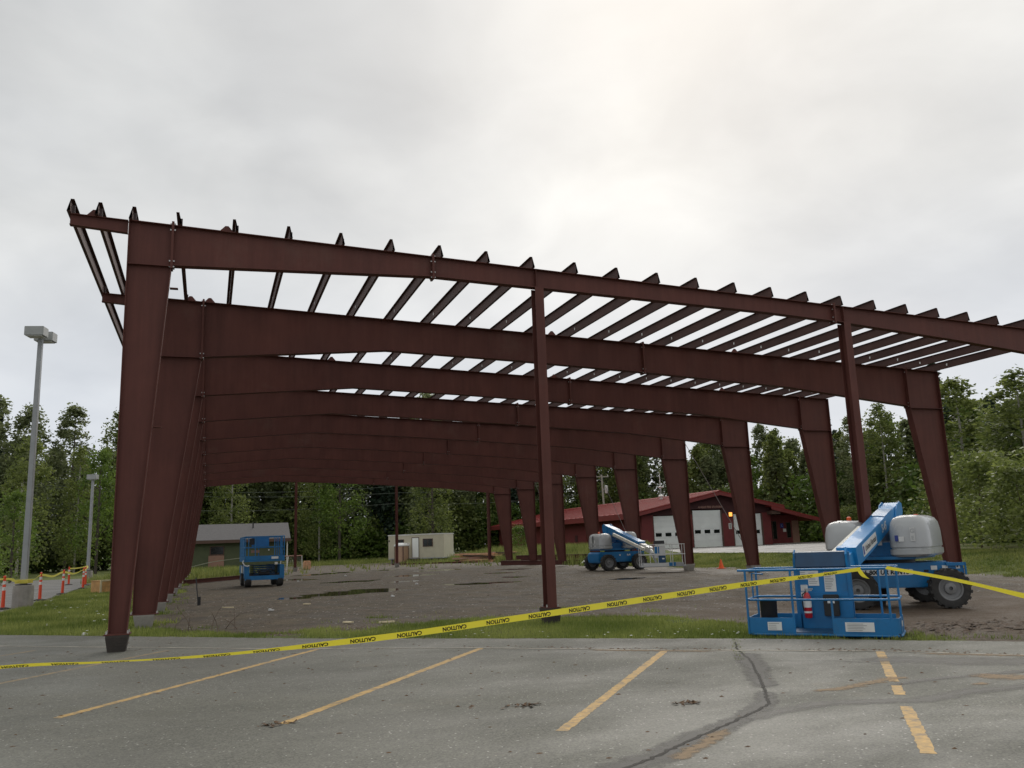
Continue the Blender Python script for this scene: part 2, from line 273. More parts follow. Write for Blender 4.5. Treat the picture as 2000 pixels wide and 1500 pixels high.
# ------------------------------------------------------------------ mesh helpers
class MB:
    def __init__(s): s.v = []; s.f = []; s.sm = []
    def add(s, vs, fs, smooth=False):
        o = len(s.v); s.v += [tuple(p) for p in vs]; s.f += [tuple(i+o for i in f) for f in fs]; s.sm += [smooth]*len(fs); return s
    def box(s, c, d, M=None):
        x, y, z = d[0]/2, d[1]/2, d[2]/2
        vs = [Vector((c[0]+sx*x, c[1]+sy*y, c[2]+sz*z)) for sz in (-1, 1) for sy in (-1, 1) for sx in (-1, 1)]
        if M is not None: vs = [M @ p for p in vs]
        return s.add(vs, [(0, 2, 3, 1), (4, 5, 7, 6), (0, 1, 5, 4), (2, 6, 7, 3), (0, 4, 6, 2), (1, 3, 7, 5)])
    def b2(s, a, b_, M=None):
        return s.box([(a[i]+b_[i])/2 for i in range(3)], [abs(b_[i]-a[i]) for i in range(3)], M)
    def prism(s, poly, axis, a, b_, M=None):
        """poly: 2D points in the plane normal to axis (x->(y,z), y->(x,z), z->(x,y))."""
        def P(p, w): return Vector({'x': (w, p[0], p[1]), 'y': (p[0], w, p[1]), 'z': (p[0], p[1], w)}[axis])
        n = len(poly); vs = [P(p, a) for p in poly]+[P(p, b_) for p in poly]
        if M is not None: vs = [M @ p for p in vs]
        fs = [tuple(range(n))[::-1], tuple(range(n, 2*n))]+[(i, (i+1) % n, n+(i+1) % n, n+i) for i in range(n)]
        return s.add(vs, fs)
    def tube(s, pts, r, n=8, cap=True, M=None):
        pts = [Vector(p) for p in pts]; rs = r if isinstance(r, (list, tuple)) else [r]*len(pts); rings = []
        ref = None
        for i, p in enumerate(pts):
            t = (pts[min(i+1, len(pts)-1)]-pts[max(i-1, 0)]).normalized()
            if ref is None: ref = Vector((0, 0, 1)) if abs(t.z) < 0.9 else Vector((1, 0, 0))
            a = t.cross(ref).normalized(); b_ = a.cross(t).normalized(); ref = b_ if False else ref
            rings.append([p+(a*math.cos(2*math.pi*k/n)+b_*math.sin(2*math.pi*k/n))*rs[i] for k in range(n)])
        vs = [q for R in rings for q in R]
        if M is not None: vs = [M @ p for p in vs]
        fs = [(i*n+k, i*n+(k+1) % n, (i+1)*n+(k+1) % n, (i+1)*n+k) for i in range(len(pts)-1) for k in range(n)]
        if cap: fs += [tuple(range(n))[::-1], tuple((len(pts)-1)*n+k for k in range(n))]
        return s.add(vs, fs, True)
    def lathe(s, prof, n=24, M=None, close=False):
        vs = [Vector((r*math.cos(2*math.pi*k/n), r*math.sin(2*math.pi*k/n), z)) for r, z in prof for k in range(n)]
        if M is not None: vs = [M @ p for p in vs]
        L = len(prof); fs = [(i*n+k, i*n+(k+1) % n, ((i+1) % L)*n+(k+1) % n, ((i+1) % L)*n+k) for i in range(L if close else L-1) for k in range(n)]
        if not close: fs += [tuple(range(n))[::-1], tuple((L-1)*n+k for k in range(n))]
        return s.add(vs, fs, True)
    def quad(s, a, b_, c, d): return s.add([a, b_, c, d], [(0, 1, 2, 3)])
    def mesh(s, name, material, bevel=0.0):
        me = bpy.data.meshes.new(name); me.from_pydata(s.v, [], s.f); me.materials.append(MATS[material])
        bm = bmesh.new(); bm.from_mesh(me)
        if bevel:
            es = [e for e in bm.edges if len(e.link_faces) == 2 and e.calc_face_angle(0) > 0.6]
            if es: bmesh.ops.bevel(bm, geom=es, offset=bevel, segments=2, affect='EDGES', clamp_overlap=True)
        bmesh.ops.recalc_face_normals(bm, faces=bm.faces); 
        for e in bm.edges:
            if len(e.link_faces) == 2 and e.calc_face_angle(0) > 0.7: e.smooth = False
        for f in bm.faces: f.smooth = bool(bevel) or any(s.sm)
        bm.to_mesh(me); bm.free(); return me

def link(name, me, parent=None):
    o = bpy.data.objects.new(name, me); COL.objects.link(o)
    if parent: o.parent = parent
    return o
def part(name, mb, material, parent, bevel=0.0): return link(name, mb.mesh(name, material, bevel), parent)
def tag(o, label=None, cat=None, group=None, kind=None):
    for k, v in (('label', label), ('category', cat), ('group', group), ('kind', kind)):
        if v: o[k] = v
    return o
def thing(name, label, cat, loc=(0, 0, 0), rz=0.0, group=None):
    o = bpy.data.objects.new(name, None); COL.objects.link(o); o.location = loc; o.rotation_euler = (0, 0, rz); o.empty_display_size = 0.3
    return tag(o, label, cat, group)
def solo(name, mb, material, label, cat, loc=(0, 0, 0), rz=0.0, group=None, bevel=0.0):
    o = link(name, mb.mesh(name, material, bevel)); o.location = loc; o.rotation_euler = (0, 0, rz); return tag(o, label, cat, group)
def struct(name, mb, material): return tag(link(name, mb.mesh(name, material)), kind='structure')
def copy_tree(o, parent=None):
    c = o.copy(); COL.objects.link(c); c.parent = parent
    for ch in list(o.children): copy_tree(ch, c)
    return c
def RZ(a): return Matrix.Rotation(a, 4, 'Z')
def T(*p): return Matrix.Translation(p)
def text_data(s, size, shear=0.0, bold=0.0, align='CENTER'):
    cu = bpy.data.curves.new('lettering', 'FONT'); cu.body = s; cu.size = size; cu.shear = shear; cu.offset = bold; cu.align_x = align; cu.align_y = 'CENTER'; cu.resolution_u = 2
    ob = bpy.data.objects.new('lettering', cu); COL.objects.link(ob); dg = bpy.context.evaluated_depsgraph_get(); me = bpy.data.meshes.new_from_object(ob.evaluated_get(dg))
    vs = [v.co.copy() for v in me.vertices]; fs = [tuple(p.vertices) for p in me.polygons]
    bpy.data.objects.remove(ob); bpy.data.curves.remove(cu); bpy.data.meshes.remove(me)
    return vs, fs
def lettering(s, size, origin, xd, yd, material, parent, shear=0.0, bold=0.0, name='lettering'):
    vs, fs = text_data(s, size, shear, bold); o, xd, yd = Vector(origin), Vector(xd).normalized(), Vector(yd).normalized()
    return part(name, MB().add([o+xd*v.x+yd*v.y for v in vs], fs), material, parent)
def plate(mb, c, xd, yd, w, h, th=0.004):
    """Thin sticker or sign centred on c."""
    c, xd, yd = Vector(c), Vector(xd).normalized(), Vector(yd).normalized(); nn = xd.cross(yd)
    vs = [c+xd*sx*w/2+yd*sy*h/2+nn*sz*th/2 for sz in (-1, 1) for sy in (-1, 1) for sx in (-1, 1)]
    return mb.add(vs, [(0, 2, 3, 1), (4, 5, 7, 6), (0, 1, 5, 4), (2, 6, 7, 3), (0, 4, 6, 2), (1, 3, 7, 5)])

# ------------------------------------------------------------------ terrain
def sst(a, b_, x): 
    t = np.clip((np.asarray(x, float)-a)/(b_-a), 0, 1); return t*t*(3-2*t)
EDGE = [(-60.0, 57.0), (-2.69, 5.43), (0.3, 2.75), (3.36, -0.02), (9.58, -4.74), (12.42, -7.37), (60.0, -51.5)]    # back edge of the parking lot
GRAV = [(-60.0, 75.0), (0.2, 5.3), (1.57, 3.3), (3.03, 1.75), (4.57, 1.8), (7.03, 2.3), (8.86, 1.0), (10.8, -0.3), (11.4, -3.6), (12.6, -6.6), (60.0, -50.0)]  # where gravel takes over
PUD = [(4.5, 14.9, .8), (5.4, 15.8, 1.1), (6.3, 16.7, 1.3), (7.2, 17.6, 1.5), (7.8, 18.0, 1.2), (8.0, 16.6, .7),
       (8.1, 43.2, 1.0), (9.0, 44.3, 1.0), (10.0, 45.4, 1.0), (10.8, 46.6, .7), (7.9, 28.2, .8), (8.8, 28.2, .8), (9.6, 28.6, .5), (11.9, 19.2, .6), (12.8, 18.9, .7), (13.7, 19.0, .5),
       (18.5, 16.6, .6), (6.3, 35.4, .7), (7.1, 34.0, .7), (12.5, 33.0, .9), (13.6, 33.6, .9), (16.0, 41.0, 1.1), (17.2, 42.0, 1.0), (14.0, 47.0, 1.0), (17.5, 30.5, .8), (16.0, 24.0, .6), (10.5, 25.0, .6), (20.0, 36.0, 1.0)]
PUD = PUD[:6]+[(a, b_, c*1.4) for a, b_, c in PUD[6:]]
PGROUP = [range(0, 6), range(6, 10), range(10, 13), range(13, 16), range(16, 17), range(17, 19), range(19, 21), range(21, 23), range(23, 24), range(24, 25), range(25, 26), range(26, 27), range(27, 28)]
def gh(x, y):
    x = np.asarray(x, float); y = np.asarray(y, float)
    z = -0.33-0.10*np.exp(-((x-16.8)**2+(y+1.0)**2)/(2*3.2**2))+0.63*sst(26.0, 31.5, x)
    pad = (1-sst(24.5, 27, x))*sst(-1, 3, y)
    z = z+pad*(0.007*np.sin(1.3*x+0.7*y)*np.sin(0.9*y-0.4*x)+0.006*np.sin(2.9*x-1.1*y)*np.sin(2.3*y+1.7*x)+0.004*np.sin(5.1*x+3.3*y))
    for px, py, pr in PUD:
        d = np.hypot(x-px, y-py); d = d+0.18*pr*np.sin(3.1*x+2.3*y)+0.12*pr*np.sin(5.7*y-4.1*x); z = z-0.034*sst(0, 1, 1.25-d/pr)
    mud = np.exp(-((x-13.2)**2/(2*1.5**2)+(y+5.2)**2/(2*0.8**2)))
    z = z+mud*(0.035*np.sin(7*x+5*y)*np.sin(6*y-3*x)+0.03*np.sin(13*x-9*y)+0.03)
    return z
def GZ(x, y): return float(gh(x, y))
def poly_y(P, x): return np.interp(x, [p[0] for p in P], [p[1] for p in P])
def axis(lo, a, step, b_, hi):
    mid_ = np.arange(a, b_, step); L = [a]; s_ = step
    while L[-1] > lo: s_ *= 1.22; L.append(L[-1]-s_)
    H = [mid_[-1]]; s_ = step
    while H[-1] < hi: s_ *= 1.22; H.append(H[-1]+s_)
    return np.array(L[:0:-1]+list(mid_)+H[1:])
ax = axis(-900, -9, .26, 30, 900); ay = axis(-300, -9, .26, 52, 1200)
GX, GY = np.meshgrid(ax, ay)
def grass_mask(x, y):
    lawn = (1-sst(-0.5, 0.9, x+0.6*np.sin(y*0.7)*0.5))*sst(-4.7, -4.1, x+0.25*np.sin(y*1.3)+0.02*(y-17))
    lawn = np.where(y < 16.5, (1-sst(-0.4, 0.9, x+0.3*np.sin(y))), lawn)
    far_l = sst(58, 64, y)*(1-sst(-4, 2, x)); 
    strip = 1-sst(-0.35, 0.45, y-poly_y(GRAV, x)); strip = strip*(1-0.25*sst(9, 10.5, x))*(1-0.75*sst(11.6, 12.6, x))
    strip = np.where((x > 0.3) & (x < 6.2), strip*0.62, strip)
    right = sst(25.6, 27.2, x+0.4*np.sin(y*0.8))*0.95
    back = sst(0, 5, y-np.where(x < 20, 74, 60)); shed = sst(0, 2.0, y-(36.2+1.75*x))*(1-sst(4.5, 6.5, x))*0.9
    return np.clip(np.maximum.reduce([lawn, far_l, strip, right, back, shed, sst(-13, -15, x)]), 0, 1)
def dirt_mask(x, y):
    return np.clip(np.exp(-((x-16)**2/(2*4.6**2)+(y+2.2)**2/(2*3.4**2)))*1.2+0.5*np.exp(-((x-3.4)**2/(2*1.7**2)+(y-2.3)**2/(2*.5**2))), 0, 1)
nz_, nx_ = GX.shape
me = bpy.data.meshes.new('ground')
co = np.stack([GX, GY, gh(GX, GY)], -1).reshape(-1, 3)
idx = np.arange(nz_*nx_).reshape(nz_, nx_); quads = np.stack([idx[:-1, :-1], idx[:-1, 1:], idx[1:, 1:], idx[1:, :-1]], -1).reshape(-1, 4)
def np_mesh(me, co, quads, smooth=True):
    k = quads.shape[1]; me.vertices.add(len(co)); me.vertices.foreach_set('co', co.astype(np.float32).ravel())
    me.loops.add(quads.size); me.loops.foreach_set('vertex_index', quads.astype(np.int32).ravel())
    me.polygons.add(len(quads)); me.polygons.foreach_set('loop_start', np.arange(0, quads.size, k, dtype=np.int32)); me.polygons.foreach_set('loop_total', np.full(len(quads), k, np.int32))
    me.polygons.foreach_set('use_smooth', np.full(len(quads), smooth)); me.update(calc_edges=True)
np_mesh(me, co, quads)
for nm, fn in (('grass', grass_mask), ('dirt', dirt_mask)):
    a = me.attributes.new(nm, 'FLOAT', 'POINT'); a.data.foreach_set('value', fn(co[:, 0], co[:, 1]).astype(np.float32))
me.materials.append(MATS['ground']); tag(link('ground', me), kind='structure')

def jag(P, step, amp, seed):
    """Resample a polyline and roughen it."""
    rr = random.Random(seed); o = []
    for (x0, y0), (x1, y1) in zip(P, P[1:]):
        L = math.hypot(x1-x0, y1-y0); n = max(1, min(400, int(L/step)))
        for i in range(n):
            t = i/n; o.append((x0+(x1-x0)*t+rr.uniform(-amp, amp), y0+(y1-y0)*t+rr.uniform(-amp, amp)))
    return o+[P[-1]]
edge = jag(EDGE[1:6], 0.12, 0.03, 3)
lot = [EDGE[0]]+edge+[EDGE[-1], (60, -80), (-60, -80)]
struct('parking_lot', MB().prism(lot, 'z', -0.36, -0.30), 'asphalt')
road = [(-4.5, 15.2), (-4.55, 20), (-4.75, 28), (-5.0, 36), (-5.4, 46), (-5.8, 56), (-6.2, 60.5), (-9, 61), (-30, 62), (-60, 64), (-60, 30), (-30, 22), (-12, 17)]
struct('access_road', MB().prism(jag(road+[road[0]], 1.0, 0.05, 5)[:-1], 'z', -0.40, -0.315), 'asphalt_road')
apr = [(30.8, 14.5), (30.6, 33), (39.0, 50), (39.2, 55.3), (60, 55.3), (61, 46)]
struct('station_apron', MB().prism(jag(apr+[apr[0]], 2.0, 0.08, 6)[:-1], 'z', 0.1, 0.318), 'asphalt_road')
for gi, g in enumerate(PGROUP):
    ps = [PUD[i] for i in g]; cx = sum(p[0] for p in ps)/len(ps); cy = sum(p[1] for p in ps)/len(ps)
    R = max(math.hypot(p[0]-cx, p[1]-cy)+p[2]*1.25 for p in ps)
    mb = MB(); n = 40; pts = []
    for k in range(n):
        a = 2*math.pi*k/n; r = 0.3
        for p in ps:
            for q in np.linspace(0, R, 40):
                if math.hypot(cx+q*math.cos(a)-p[0], cy+q*math.sin(a)-p[1]) < p[2]*1.3: r = max(r, q)
        pts.append((cx+r*math.cos(a), cy+r*math.sin(a)))
    mb.prism(pts, 'z', -0.40, -0.3445); tag(link('puddle', mb.mesh('puddle', 'water')), kind='structure')

# painted lines and wear on the lot (sheets 4 mm apart)
def strip(name, a, b_, w, z, material, seed, gaps=()):
    a, b_ = Vector((*a, 0)), Vector((*b_, 0)); d = (b_-a); L = d.length; d.normalize(); nn = Vector((-d.y, d.x, 0)); rr = random.Random(seed); mb = MB(); n = int(L/0.05)
    segs = []; cur = []
    for i in range(n+1):
        s_ = L*i/n
        if any(g0 < s_ < g1 for g0, g1 in gaps):
            if len(cur) > 1: segs.append(cur)
            cur = []; continue
        p = a+d*s_; cur.append((p+nn*(w/2+rr.uniform(-.012, .004)), p-nn*(w/2+rr.uniform(-.012, .004))))
    if len(cur) > 1: segs.append(cur)
    for sg in segs:
        vs = [Vector((q.x, q.y, z)) for pr in sg for q in pr]
        mb.add(vs, [(2*i, 2*i+1, 2*i+3, 2*i+2) for i in range(len(sg)-1)])
    return mb
LINES = [((1.0, -0.42), (-2.2, -5.0), ()), ((3.33, -1.91), (0.16, -6.47), ()), ((5.67, -3.43), (2.29, -7.97), ()),
         ((7.88, -5.31), (4.49, -9.53), ()), ((10.16, -7.07), (6.54, -11.51), ((2.55, 2.72), (3.36, 3.9))), ((-1.3, 1.15), (-4.6, -3.4), ())]
LL = ['faded stall line nearest the front left column', 'faded orange stall line second from the left column', 'orange stall line in the middle of the lot', 'orange stall line right of centre ending near the wet crack', 'wide orange stall line in front of the blue basket, broken by a dirt track', 'faint stall line at the far left edge of the lot']
for i, (a, b_, g) in enumerate(LINES):
    tag(link('stall_line', strip('stall_line', a, b_, 0.115, -0.2985, 'paint_orange', i, g).mesh('stall_line', 'paint_faded' if i in (0, 5) else 'paint_orange')), LL[i], 'painted line', 'painted stall lines', 'structure')
seam = jag([(-6, 5.8), (-1.2, 1.75), (2.55, -1.30), (5.67, -3.43), (7.88, -5.31), (10.16, -7.07), (11.27, -8.33), (16, -12.6)], 0.25, 0.012, 9)
mb = MB()
for (x0, y0), (x1, y1) in zip(seam, seam[1:]):
    w = random.uniform(.014, .034); d = Vector((x1-x0, y1-y0, 0)).normalized(); nn = Vector((-d.y, d.x, 0))*w
    mb.quad(Vector((x0, y0, -.2950))+nn, Vector((x0, y0, -.2950))-nn, Vector((x1, y1, -.2950))-nn, Vector((x1, y1, -.2950))+nn)
mat('seam_pale', (0.42, 0.385, 0.32), 0.85, var=0.4, scale=6)
struct('pavement_seam', mb, 'seam_pale')
def ribbon(pts, w0, w1, z, seed, step=.07, amp=.03):
    P = jag(pts, step, amp, seed); rr = random.Random(seed+1); mb = MB(); vs = []
    for i, p in enumerate(P):
        a = Vector((*P[max(0, i-1)], 0)); b_ = Vector((*P[min(len(P)-1, i+1)], 0)); d = (b_-a).normalized(); nn = Vector((-d.y, d.x, 0)); w = w0+(w1-w0)*i/len(P)
        vs += [Vector((*p, z))+nn*w*rr.uniform(.5, 1.2), Vector((*p, z))-nn*w*rr.uniform(.5, 1.2)]
    return mb.add(vs, [(2*i, 2*i+1, 2*i+3, 2*i+2) for i in range(len(P)-1)])
def stain_mat(name, col, rough, lo, hi, scale, amount=1.0):
    """Stain or wear whose outline is broken up by noise; nothing is drawn where it has worn away."""
    M = mat(name, col, rough, var=0.3, scale=scale*1.5); t = M.node_tree; b = t.nodes['Principled BSDF']; o = t.nodes['Material Output']
    at = N(t, 'ShaderNodeAttribute', attribute_name='fade'); tcn = N(t, 'ShaderNodeTexCoord'); n = N(t, 'ShaderNodeTexNoise'); n.inputs['Scale'].default_value = scale; n.inputs['Detail'].default_value = 9; n.inputs['Roughness'].default_value = .72
    t.links.new(tcn.outputs['Object'], n.inputs['Vector']); ml = N(t, 'ShaderNodeMath', operation='ADD'); t.links.new(at.outputs['Fac'], ml.inputs[0]); t.links.new(n.outputs['Fac'], ml.inputs[1])
    r = N(t, 'ShaderNodeMapRange', interpolation_type='SMOOTHSTEP'); r.inputs['From Min'].default_value = lo; r.inputs['From Max'].default_value = hi; r.inputs['To Max'].default_value = amount; t.links.new(ml.outputs[0], r.inputs['Value'])
    tr = N(t, 'ShaderNodeBsdfTransparent'); ms = N(t, 'ShaderNodeMixShader'); t.links.new(r.outputs[0], ms.inputs[0]); t.links.new(tr.outputs[0], ms.inputs[1]); t.links.new(b.outputs[0], ms.inputs[2]); t.links.new(ms.outputs[0], o.inputs[0])
stain_mat('stain_dark', (0.050, 0.047, 0.040), 0.6, .85, 1.35, 5, .75); stain_mat('stain_damp', (0.070, 0.066, 0.056), 0.55, .8, 1.5, 3, .7); stain_mat('stain_tan', (0.30, 0.215, 0.13), 0.85, 1.14, 1.42, 11, .75); stain_mat('crack_dark', (0.030, 0.026, 0.021), 0.85, 1.0, 1.4, 14)
def stain(name, pts, w0, w1, z, seed, material, amp=.02):
    P = jag(pts, .06, amp, seed); rr = random.Random(seed+1); vs = []; fd = []; n = len(P); jit = 1.0
    for i, p in enumerate(P):
        a = Vector((*P[max(0, i-2)], 0)); b_ = Vector((*P[min(n-1, i+2)], 0)); d = (b_-a).normalized(); nn = Vector((-d.y, d.x, 0)); w = (w0+(w1-w0)*i/n); e = min(1, i/6, (n-1-i)/6)
        for k, f in ((-1, 0), (-.6, .55), (0, 1), (.6, .55), (1, 0)): vs.append(Vector((*p, z))+nn*w*k); fd.append(f*e)
    mb = MB().add(vs, [(5*i+k, 5*i+k+1, 5*i+k+6, 5*i+k+5) for i in range(n-1) for k in range(4)]); me = mb.mesh(name, material)
    at = me.attributes.new('fade', 'FLOAT', 'POINT'); at.data.foreach_set('value', np.array(fd, np.float32)); return tag(link(name, me), kind='structure')
CRACK = [(9.35, -4.85), (8.77, -5.8), (8.26, -6.85), (7.52, -8.1), (6.7, -9.4), (6.27, -9.72), (5.66, -10.11), (5.2, -10.39), (4.75, -10.7), (4.0, -11.1)]
stain('pavement_patch', [(8.75, -6.0), (8.5, -6.4), (8.26, -6.85), (7.9, -7.5), (7.52, -8.1), (7.1, -8.8)], .30, .22, -.2972, 21, 'stain_dark')
stain('damp_stain', [(7.2, -8.6), (6.75, -9.3), (6.27, -9.72), (5.66, -10.11), (5.2, -10.39), (4.75, -10.7), (3.6, -11.3)], .16, .34, -.2969, 24, 'stain_dark')
stain('tyre_track', [(5.9, -10.0), (6.48, -9.75), (7.1, -9.63), (7.58, -9.77), (8.01, -9.96), (8.78, -9.84), (9.42, -9.88), (12, -9.9)], .20, .26, -.2966, 23, 'stain_damp', .008)
stain('tyre_track', [(8.2, -9.2), (9.0, -9.1), (10.0, -9.2), (12.5, -9.2)], .12, .2, -.2966, 27, 'stain_damp', .008)
stain('damp_stain', [(9.3, -7.4), (11, -8.9), (13, -10.8)], .5, .8, -.2969, 29, 'stain_damp')
for k, (P, w) in enumerate([([(7.2, -9.0), (7.8, -9.1), (8.5, -8.9), (9.2, -8.85)], .20), ([(5.9, -10.0), (5.3, -10.5), (4.6, -11.0)], .18), ([(8.8, -9.55), (9.6, -9.6)], .16), ([(10.2, -7.35), (11.3, -8.45), (13, -10.0)], .16), ([(6.8, -4.5), (7.9, -5.45), (8.6, -6.0)], .15), ([(9.3, -9.0), (10.8, -10.4)], .5)]): stain('dried_mud', P, w, w*1.2, -.2962, 31+k, 'stain_tan')
stain('pavement_crack', CRACK, .026, .042, -.2956, 22, 'crack_dark', .014)
for k, P in enumerate([[(8.2, -6.9), (9.1, -7.5), (9.7, -8.4)]]): stain('pavement_crack', P, .012, .018, -.2956, 51+k, 'crack_dark', .02)

# ------------------------------------------------------------------ the steel frame
W, B1, BB, HL, SL, PN = 24.6875, 5.1825, 5.488, 7.5306, -0.0411255, 11
FY = [0.0]+[B1+BB*i for i in range(PN-1)]
def ztop(x): return HL+SL*x
frame = thing('steel_frame', 'big open red-brown steel building frame with sloping rafters and dark roof purlins', 'steel frame')
def flange(mb, p, q, y0, fw, tf):
    """Plate following segment p->q in the XZ plane, thickness to its left."""
    p, q = Vector(p), Vector(q); d = (q-p).normalized(); nn = Vector((-d.y, d.x))*tf
    c = [p, q, q+nn, p+nn]; vs = [Vector((k.x, y, k.y)) for y in (y0-fw/2, y0+fw/2) for k in c]
    mb.add(vs, [(0, 1, 2, 3), (7, 6, 5, 4), (0, 4, 5, 1), (1, 5, 6, 2), (2, 6, 7, 3), (3, 7, 4, 0)])
def column_mb(x_out, wb, wt, zk, sgn, fw, y0):
    """Tapered I column: straight outer flange at x_out, sloping inner one; sgn=+1 widens to +x."""
    mb = MB(); xo = x_out; zt = ztop(xo)
    xin_t = xo+sgn*wt
    mb.prism([(xo, 0), (xo+sgn*wb, 0), (xin_t, zk), (xin_t, ztop(xin_t)), (xo, zt)], 'y', y0-.005, y0+.005)
    def fl(a, b_, t=.014): flange(mb, a, b_, y0, fw, t)
    if sgn > 0: fl((xo, zt), (xo, 0)); fl((xo+wb, 0), (xin_t, zk)); fl((xin_t, zk-.007), (xo, zk-.007))
    else: fl((xo, 0), (xo, zt)); fl((xin_t, zk), (xo-wb, 0)); fl((xo, zk-.007), (xin_t, zk-.007))
    a, b_ = sorted((xo, xin_t)); fl((a, ztop(a)-.014), (b_, ztop(b_)-.014))
    return mb
def rafter_mb(prof, y0, fw):
    mb = MB(); xs = [p[0] for p in prof]
    mb.prism([(x, ztop(x)-.01) for x in xs]+[(x, ztop(x)-d) for x, d in prof[::-1]], 'y', y0-.005, y0+.005)
    flange(mb, (xs[0], ztop(xs[0])-.013), (xs[-1], ztop(xs[-1])-.013), y0, fw, .013)
    for (a, da), (b_, db) in zip(prof, prof[1:]): flange(mb, (a, ztop(a)-da), (b_, ztop(b_)-db), y0, fw, .014)
    return mb
def splice(x, z0, z1, y0, fw, parent):
    mb = MB(); mb.b2((x-.022, y0-fw/2-.02, z0), (x+.022, y0+fw/2+.02, z1)); pl = part('splice_plate', mb, 'primer_red', parent)
    bm_ = MB()
    zs = [z1-.04, z0+.04, z0+.15, z1-.16]
    for z in zs:
        for s_ in (-1, 1): bm_.box((x, y0+s_*(fw/2-.03), z), (.10, .026, .026))
    tag(part('bolts', bm_, 'bolt_zinc', pl), kind='stuff')
def base_plate(x0, x1, y0, parent): part('base_plate', MB().b2((min(x0, x1)-.06, y0-.17, -.022), (max(x0, x1)+.06, y0+.17, 0)), 'primer_red', parent, .004)
def anchor_bolts(x0, x1, y0, parent): tag(part('anchor_bolts', MB().tube([(x0-.02, y0-.12, -.03), (x0-.02, y0-.12, .05)], .016, 6).tube([(x1+.02, y0-.12, -.03), (x1+.02, y0-.12, .05)], .016, 6).tube([(x0-.02, y0+.12, -.03), (x0-.02, y0+.12, .05)], .016, 6).tube([(x1+.02, y0+.12, -.03), (x1+.02, y0+.12, .05)], .016, 6), 'bolt_zinc', parent), kind='stuff')
cL1, dL1, cL, dL, cR, dR = .775, .81, 1.305, 1.41, 1.372, 1.253
INT = [(cL, dL), (5.9, .85), (9.5, .83), (13.54, .865), (18.6, .955), (W-cR, 1.26)]
END = [(cL1, dL1), (5.87, .44), (11.4, .40), (14.2, .385), (16.13, .41), (20.0, .55), (W-.775, .76)]
for i, y0 in enumerate(FY):
    e = i in (0, PN-1); fw = .19 if e else .24
    if e: c = part('tapered_column', column_mb(0, .30, cL1, ztop(cL1)-dL1, 1, fw, y0), 'primer_red', frame); base_plate(0, .3, y0, c); anchor_bolts(0, .3, y0, c)
    else: c = part('tapered_column', column_mb(0, .50, cL, ztop(cL)-dL, 1, fw, y0), 'primer_red', frame); base_plate(0, .5, y0, c); anchor_bolts(0, .5, y0, c)
    if i == PN-1:
        c2 = part('end_post', MB().b2((W-.25, y0-.10, 0), (W-.236, y0+.10, ztop(W)-.5)).b2((W-.014, y0-.10, 0), (W, y0+.10, ztop(W)-.5)).b2((W-.24, y0-.005, 0), (W-.01, y0+.005, ztop(W)-.5)), 'primer_red', frame); base_plate(W-.25, W, y0, c2)
        prof = END[:-1]+[(W, .5)]
    elif e: c2 = part('tapered_column', column_mb(W, .30, .775, ztop(W-.775)-.76, -1, fw, y0), 'primer_red', frame); base_plate(W-.3, W, y0, c2); prof = END
    else: c2 = part('tapered_column', column_mb(W, .50, cR, ztop(W)-dR, -1, fw, y0), 'primer_red', frame); base_plate(W-.5, W, y0, c2); prof = INT
    r = part('rafter', rafter_mb(prof, y0, fw), 'primer_red', frame)
    splice(prof[0][0], ztop(prof[0][0])-prof[0][1]-.06, ztop(prof[0][0])+.06, y0, fw, r)
    if i != PN-1: splice(prof[-1][0], ztop(prof[-1][0])-prof[-1][1]-.05, ztop(prof[-1][0])+.04, y0, fw, r)
    for xs_, d_ in ([(5.87, .44), (16.13, .41)] if e else [(13.54, .865)]): splice(xs_, ztop(xs_)-d_-.05, ztop(xs_)+.05, y0, fw, r)
    o = MB(); o.prism([(-1.0, ztop(-1.0)-.01), (-.014, ztop(0)-.01), (-.014, ztop(0)-.25), (-1.0, ztop(-1.0)-.22)], 'y', y0-.004, y0+.004); flange(o, (-1.0, ztop(-1.0)-.012), (-.015, ztop(0)-.012), y0, .13, .012); flange(o, (-1.0, ztop(-1)-.22), (-.015, ztop(0)-.25), y0, .13, .012)
    part('outrigger', o, 'primer_red', frame)
    # small girt clips on the inside face of the column
    if i < 4:
        for z in (6.25, 3.6):
            if e: xx = .3+(cL1-.3)*min(1, z/(ztop(cL1)-dL1)); part('girt_clip', MB().b2((xx+.015, y0-.06, z), (xx+.16, y0+.06, z+.012)), 'primer_red', frame)
for y0 in (0.0, FY[-1]):
    for k in (1, 2):
        x = W*k/3; zt = ztop(x)-np.interp(x, [p[0] for p in END], [p[1] for p in END])-.002
        mb = MB().b2((x-.10, y0-.125, 0), (x+.10, y0-.112, zt)).b2((x-.10, y0+.112, 0), (x+.10, y0+.125, zt)).b2((x-.004, y0-.112, 0), (x+.004, y0+.112, zt))
        c = part('end_post', mb, 'primer_red', frame); base_plate(x-.1, x+.1, y0, c); anchor_bolts(x-.1, x+.1, y0, c)
        part('stiffener', MB().b2((x-.055, y0-.095, zt+.02), (x-.045, y0-.007, ztop(x)-.02)), 'primer_red', c)
PX = [-.985, -.52, .06]+[.88+1.0285*k for k in range(24)]
